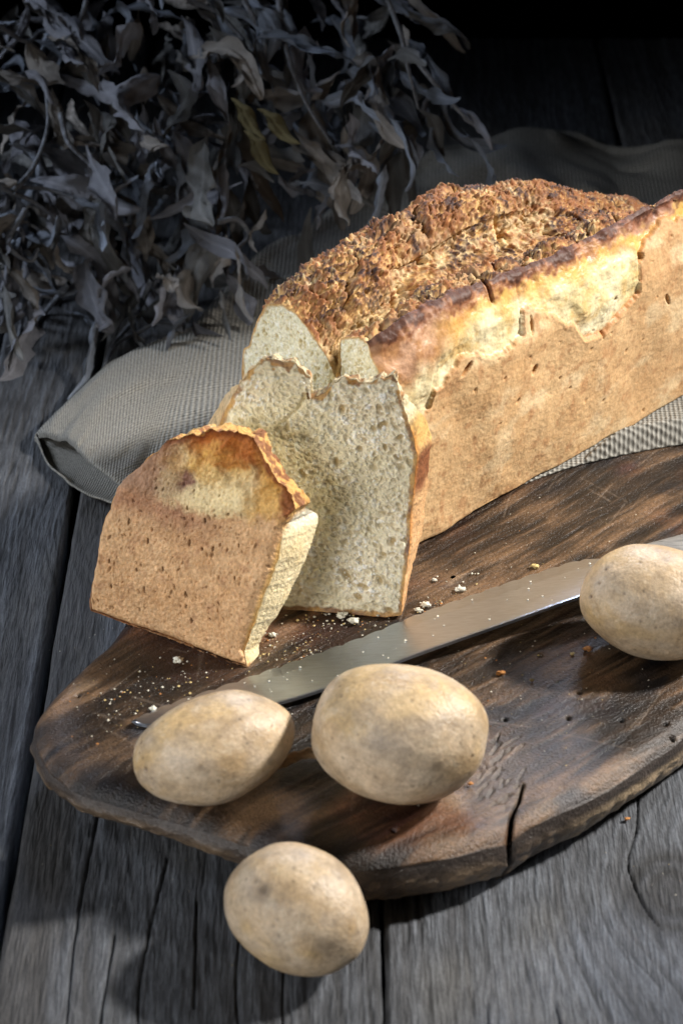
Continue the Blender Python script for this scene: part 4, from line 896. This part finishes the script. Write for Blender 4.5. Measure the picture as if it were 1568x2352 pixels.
# the region the bunch fills, seen on its sloping front
reg = np.array([(-150, -60), (-140, 560), (-40, 700), (120, 740), (240, 740), (440, 740), (540, 640), (600, 560), (720, 480), (850, 410), (960, 370), (1080, 330), (1050, 240), (980, 120), (930, 0), (900, -80)])
def in_poly(x, y, p):
    c = False; j = len(p)-1
    for i in range(len(p)):
        if (p[i][1] > y) != (p[j][1] > y) and x < (p[j][0]-p[i][0])*(y-p[i][1])/(p[j][1]-p[i][1])+p[i][0]: c = not c
        j = i
    return c
tries = 0
while nleaf < 285 and tries < 6000:
    tries += 1
    x, y = rl.uniform(-150, 1100), rl.uniform(-80, 760)
    if not in_poly(x, y, reg): continue
    dens = 1.0 if x < 600 else .75
    if rl.random() > dens: continue
    # gaps in the heap
    if any((x-gx)**2+((y-gy)*1.0)**2 < gr*gr for gx, gy, gr in [(430, 250, 60), (360, 440, 45), (700, 150, 50), (560, 470, 35), (500, 120, 35)]) and rl.random() < .9: continue
    off = rl.uniform(-1.0, 2.5)-(rl.random() < .45)*rl.uniform(1, 5)
    b = pp_(x, y, off); hub = pp_(x-120+rl.normal()*80, y-300, 0); dv_ = b-hub; dv_ /= np.linalg.norm(dv_); dv_ = dv_+rl.normal(size=3)*np.array([.6, .5, .5]); dv_ /= np.linalg.norm(dv_)
    L = rl.uniform(2.4, 6.2)
    tpt = b+dv_*L; tpt[2] = max(.35, tpt[2])
    put_leaf(b, tpt, leaf_me[int(rl.integers(40))], rl.uniform(-3.1, 3.1), rl.uniform(.65, 1.3))
# stems
def stem(pts, r0, r1, name='stem', sd=0):
    c = catmull(pts, 26); th = np.linspace(0, 2*math.pi, 7, endpoint=False); T = np.gradient(c, axis=0); T /= np.linalg.norm(T, axis=1)[:, None]
    B = np.cross(T, np.array([.13, .3, .9])); B /= np.linalg.norm(B, axis=1)[:, None]; Nn = np.cross(T, B); r = np.linspace(r0, r1, 26)
    V = c[:, None]+r[:, None, None]*(np.cos(th)[None, :, None]*B[:, None]+np.sin(th)[None, :, None]*Nn[:, None])
    C = np.broadcast_to(np.array([.16, .17, .19])*.8, V.shape)
    return grid_obj(name, V, M_leaf, bunch, OB, C, cv=True)
for pts in [[(0, 425, 1.5), (60, 430, 1), (110, 435, .6), (170, 455, .5)], [(0, 430, 1.5), (70, 460, 1), (130, 500, .5)], [(30, 440, 1.5), (80, 380, 1), (110, 290, .5), (105, 200, 0)], [(0, 60, 1.5), (60, 95, 1), (90, 75, .5)],
            [(890, 0, 1), (920, 80, 1), (935, 150, .6), (960, 250, .2)], [(935, 110, 1), (980, 170, 1), (1040, 240, .6), (1090, 290, .3)], [(560, 0, 1), (590, 60, .8), (600, 150, .6)], [(430, 0, 1), (500, 30, .8), (560, 90, .6)],
            [(440, 610, .4), (400, 690, .1), (340, 750, 0), (270, 790, 0), (230, 860, 0)], [(350, 640, .4), (310, 730, 0), (262, 790, 0), (246, 830, 0)], [(160, 650, .5), (110, 710, 0), (60, 770, 0), (15, 800, 0)], [(60, 680, .5), (50, 740, 0), (40, 790, 0)],
            [(500, 510, .7), (545, 505, .5), (570, 540, .3), (540, 570, .3), (500, 570, .3)], [(140, 260, .8), (160, 330, .8), (230, 400, .4), (250, 470, .4)], [(640, 0, .8), (660, 120, .6), (700, 230, .5), (760, 330, .2)], [(200, 0, .9), (180, 60, .8), (150, 90, .6)], [(60, 480, 1.2), (20, 560, 1.2), (70, 600, .8), (90, 570, .8)]]:
    q = []
    for x, y, o_ in pts:
        X = pp_(x, y, o_*2)
        if y > 690: X = P(x, y, .45)
        q.append(X)
    stem(q, .17, .08)
# a hidden tangle of inner leaves keeps the heap dense
IV, IF, IC = [], [], []; cnt = 0; ri = np.random.default_rng(9)
for k in range(110):
    x, y = ri.uniform(-150, 1000), ri.uniform(-80, 700)
    if not in_poly(x, y, reg): continue
    V, C, F = LV[int(ri.integers(40))]; b = pp_(x, y, -ri.uniform(3, 11)); b[2] = max(.5, b[2]); q = ri.normal(size=(3, 3)); Q, _ = np.linalg.qr(q); L = ri.uniform(2.5, 5.5)
    W = V@Q.T*L+b; W[:, 2] = np.maximum(W[:, 2], .2); IV.append(W); IF.append(F+cnt); IC.append(C*.7); cnt += len(V)  # inner leaf colour darkened, standing in for shade inside the heap
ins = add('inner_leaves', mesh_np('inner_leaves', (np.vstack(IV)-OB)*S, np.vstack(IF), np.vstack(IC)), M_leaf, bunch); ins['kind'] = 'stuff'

# ------------------------------------------------------------------ crumbs
def blob(seed, n=20, m=13):
    th = np.linspace(0, 2*math.pi, n, endpoint=False)[:, None]; ph = np.linspace(.05, math.pi-.05, m)[None, :]
    d = np.stack([np.sin(ph)*np.cos(th), np.sin(ph)*np.sin(th), np.cos(ph)+0*th], -1)
    k = 1+1.2*fbm(d[..., 0]*2.2+seed*3.1, d[..., 1]*1.8, d[..., 2]*1.8, oct=3, seed=seed)
    return d*k[..., None]
BIG = [(1055, 1352, .26, 0, 'white bread crumb on the board between the knife blade and the standing slice'), (978, 1388, .27, 0, 'white bread crumb against the base of the standing slice above the blade'), (960, 1400, .2, 0, 'small crumb touching the lower right corner of the standing slice'),
       (998, 1332, .14, 0, 'tiny pale crumb on the board right of the standing slice'), (1228, 1300, .2, 2, 'golden oval crumb above the serrated edge of the blade'), (410, 1517, .26, 0, 'white flake of crumb lying below the bread heel'), (351, 1627, .2, 0, 'white crumb just above the knife tip'),
       (625, 1458, .2, 0, 'crumb stuck near the rear foot of the bread heel'), (1150, 1546, .2, 1, 'orange crust crumb on the bare board below the blade'), (1350, 1490, .24, 1, 'orange crust crumb lying beside the right hand potato'), (1313, 1502, .13, 2, 'yellow crumb left of the right hand potato'), (1220, 1562, .12, 2, 'little yellow crumb in the middle of the bare board'),
       (738, 1585, .16, 0, 'pale crumb under the spine of the blade beside the biggest potato'), (785, 1412, .3, 0, 'grey crumb in the shadow under the standing slice'), (812, 1425, .26, 0, 'loose crumb in the shadow right under the standing slice front edge'), (1080, 1800, .13, 1, 'orange speck of crust at the right foot of the biggest potato'), (1440, 1880, .14, 1, 'brown crust speck on the table planks right of the board')]
cols = [(.80, .76, .62), (.55, .24, .07), (.68, .52, .22)]
for k, (x, y, r, ci, lab) in enumerate(BIG):
    z = BT if k != 16 else .05
    V = blob(k); q = P(x, y, z+r*.45); V = V*np.array([r, r*.8, r*.5])*.74; C = np.broadcast_to(np.array(cols[ci]), V.shape)*(.85+.2*rng.random())
    o = grid_obj('crumb', V, M_crumbs, None, (0, 0, 0), C, cu=True, flip=True); o.location = Vector(q)*S; tag(o, lab, 'crumb', 'larger crumbs on the board')
SV, SF, SC = [], [], []; cnt = 0; r_ = np.random.default_rng(77)
tet = np.array([(1, 1, 1), (1, -1, -1), (-1, 1, -1), (-1, -1, 1)], float); oc = np.array([(1, 0, 0), (-1, 0, 0), (0, 1, 0), (0, -1, 0), (0, 0, 1), (0, 0, -1)], float)
of = np.array([(0, 2, 4), (2, 1, 4), (1, 3, 4), (3, 0, 4), (2, 0, 5), (1, 2, 5), (3, 1, 5), (0, 3, 5)])
def tiny(x, y, z, r, c):
    global cnt
    V = oc*(r*(.6+.7*r_.random((6, 1))))*np.array([1, 1, .7])+np.array([x, y, z+r*.3]); SV.append(V); SF.append(of+cnt); SC.append(np.tile(c, (6, 1))); cnt += 6
def spray(cx, cy, sx, sy, n, lo, hi, z=BT+.03):
    for _ in range(n):
        x, y = cx+r_.normal()*sx, cy+r_.normal()*sy; q = P(x, y, z)
        if z > 2 and inside_soft(q[:1], q[1:2])[0] < .8: continue
        c = np.array(cols[0] if r_.random() < .55 else cols[2] if r_.random() < .7 else cols[1])*r_.uniform(.5, 1.1)
        tiny(q[0], q[1], z, lo+(hi-lo)*r_.random()**3, c)
spray(300, 1600, 90, 55, 150, .018, .075); spray(690, 1490, 30, 22, 110, .02, .06); spray(560, 1560, 120, 30, 60, .02, .06); spray(1200, 1540, 160, 60, 110, .018, .07); spray(1000, 1360, 60, 30, 40, .02, .08)
spray(1100, 1250, 200, 80, 60, .02, .06); spray(1250, 1700, 200, 90, 60, .015, .045); spray(800, 1460, 120, 25, 50, .02, .06); spray(900, 1600, 100, 30, 25, .02, .05); spray(790, 1425, 60, 12, 70, .03, .10); spray(985, 1400, 18, 18, 40, .025, .09); spray(600, 1500, 30, 22, 50, .02, .08)
spray(300, 1480, 120, 60, 25, .02, .05, .06); spray(1500, 2010, 50, 40, 8, .02, .05, .06); spray(300, 2050, 200, 120, 14, .015, .03, .06)
mc = mesh_np('scattered_crumbs', np.vstack(SV)*S, np.vstack(SF), np.vstack(SC), smooth=False)
o = add('scattered_crumbs', mc, M_crumbs); tag(o, 'fine scatter of tiny bread crumbs over the board around the knife', 'crumbs', kind='stuff')
# crumbs lying on the blade
def on_blade(t, a):
    i = int(t*299); return spine[i]*(1-a)+edge2[i]*a+up_[i]*.1
SV, SF, SC = [], [], []; cnt = 0
for _ in range(46):
    q = on_blade(r_.uniform(.25, .93), r_.uniform(.1, .9)); tiny(q[0], q[1], q[2], r_.uniform(.02, .06)*(1.3 if r_.random() < .2 else 1), np.array(cols[0])*r_.uniform(.8, 1.1))
mc = mesh_np('blade_crumbs', np.vstack(SV)*S, np.vstack(SF), np.vstack(SC), smooth=False)
o = add('blade_crumbs', mc, M_crumbs); tag(o, 'fine pale crumbs lying on the knife blade', 'crumbs', kind='stuff')
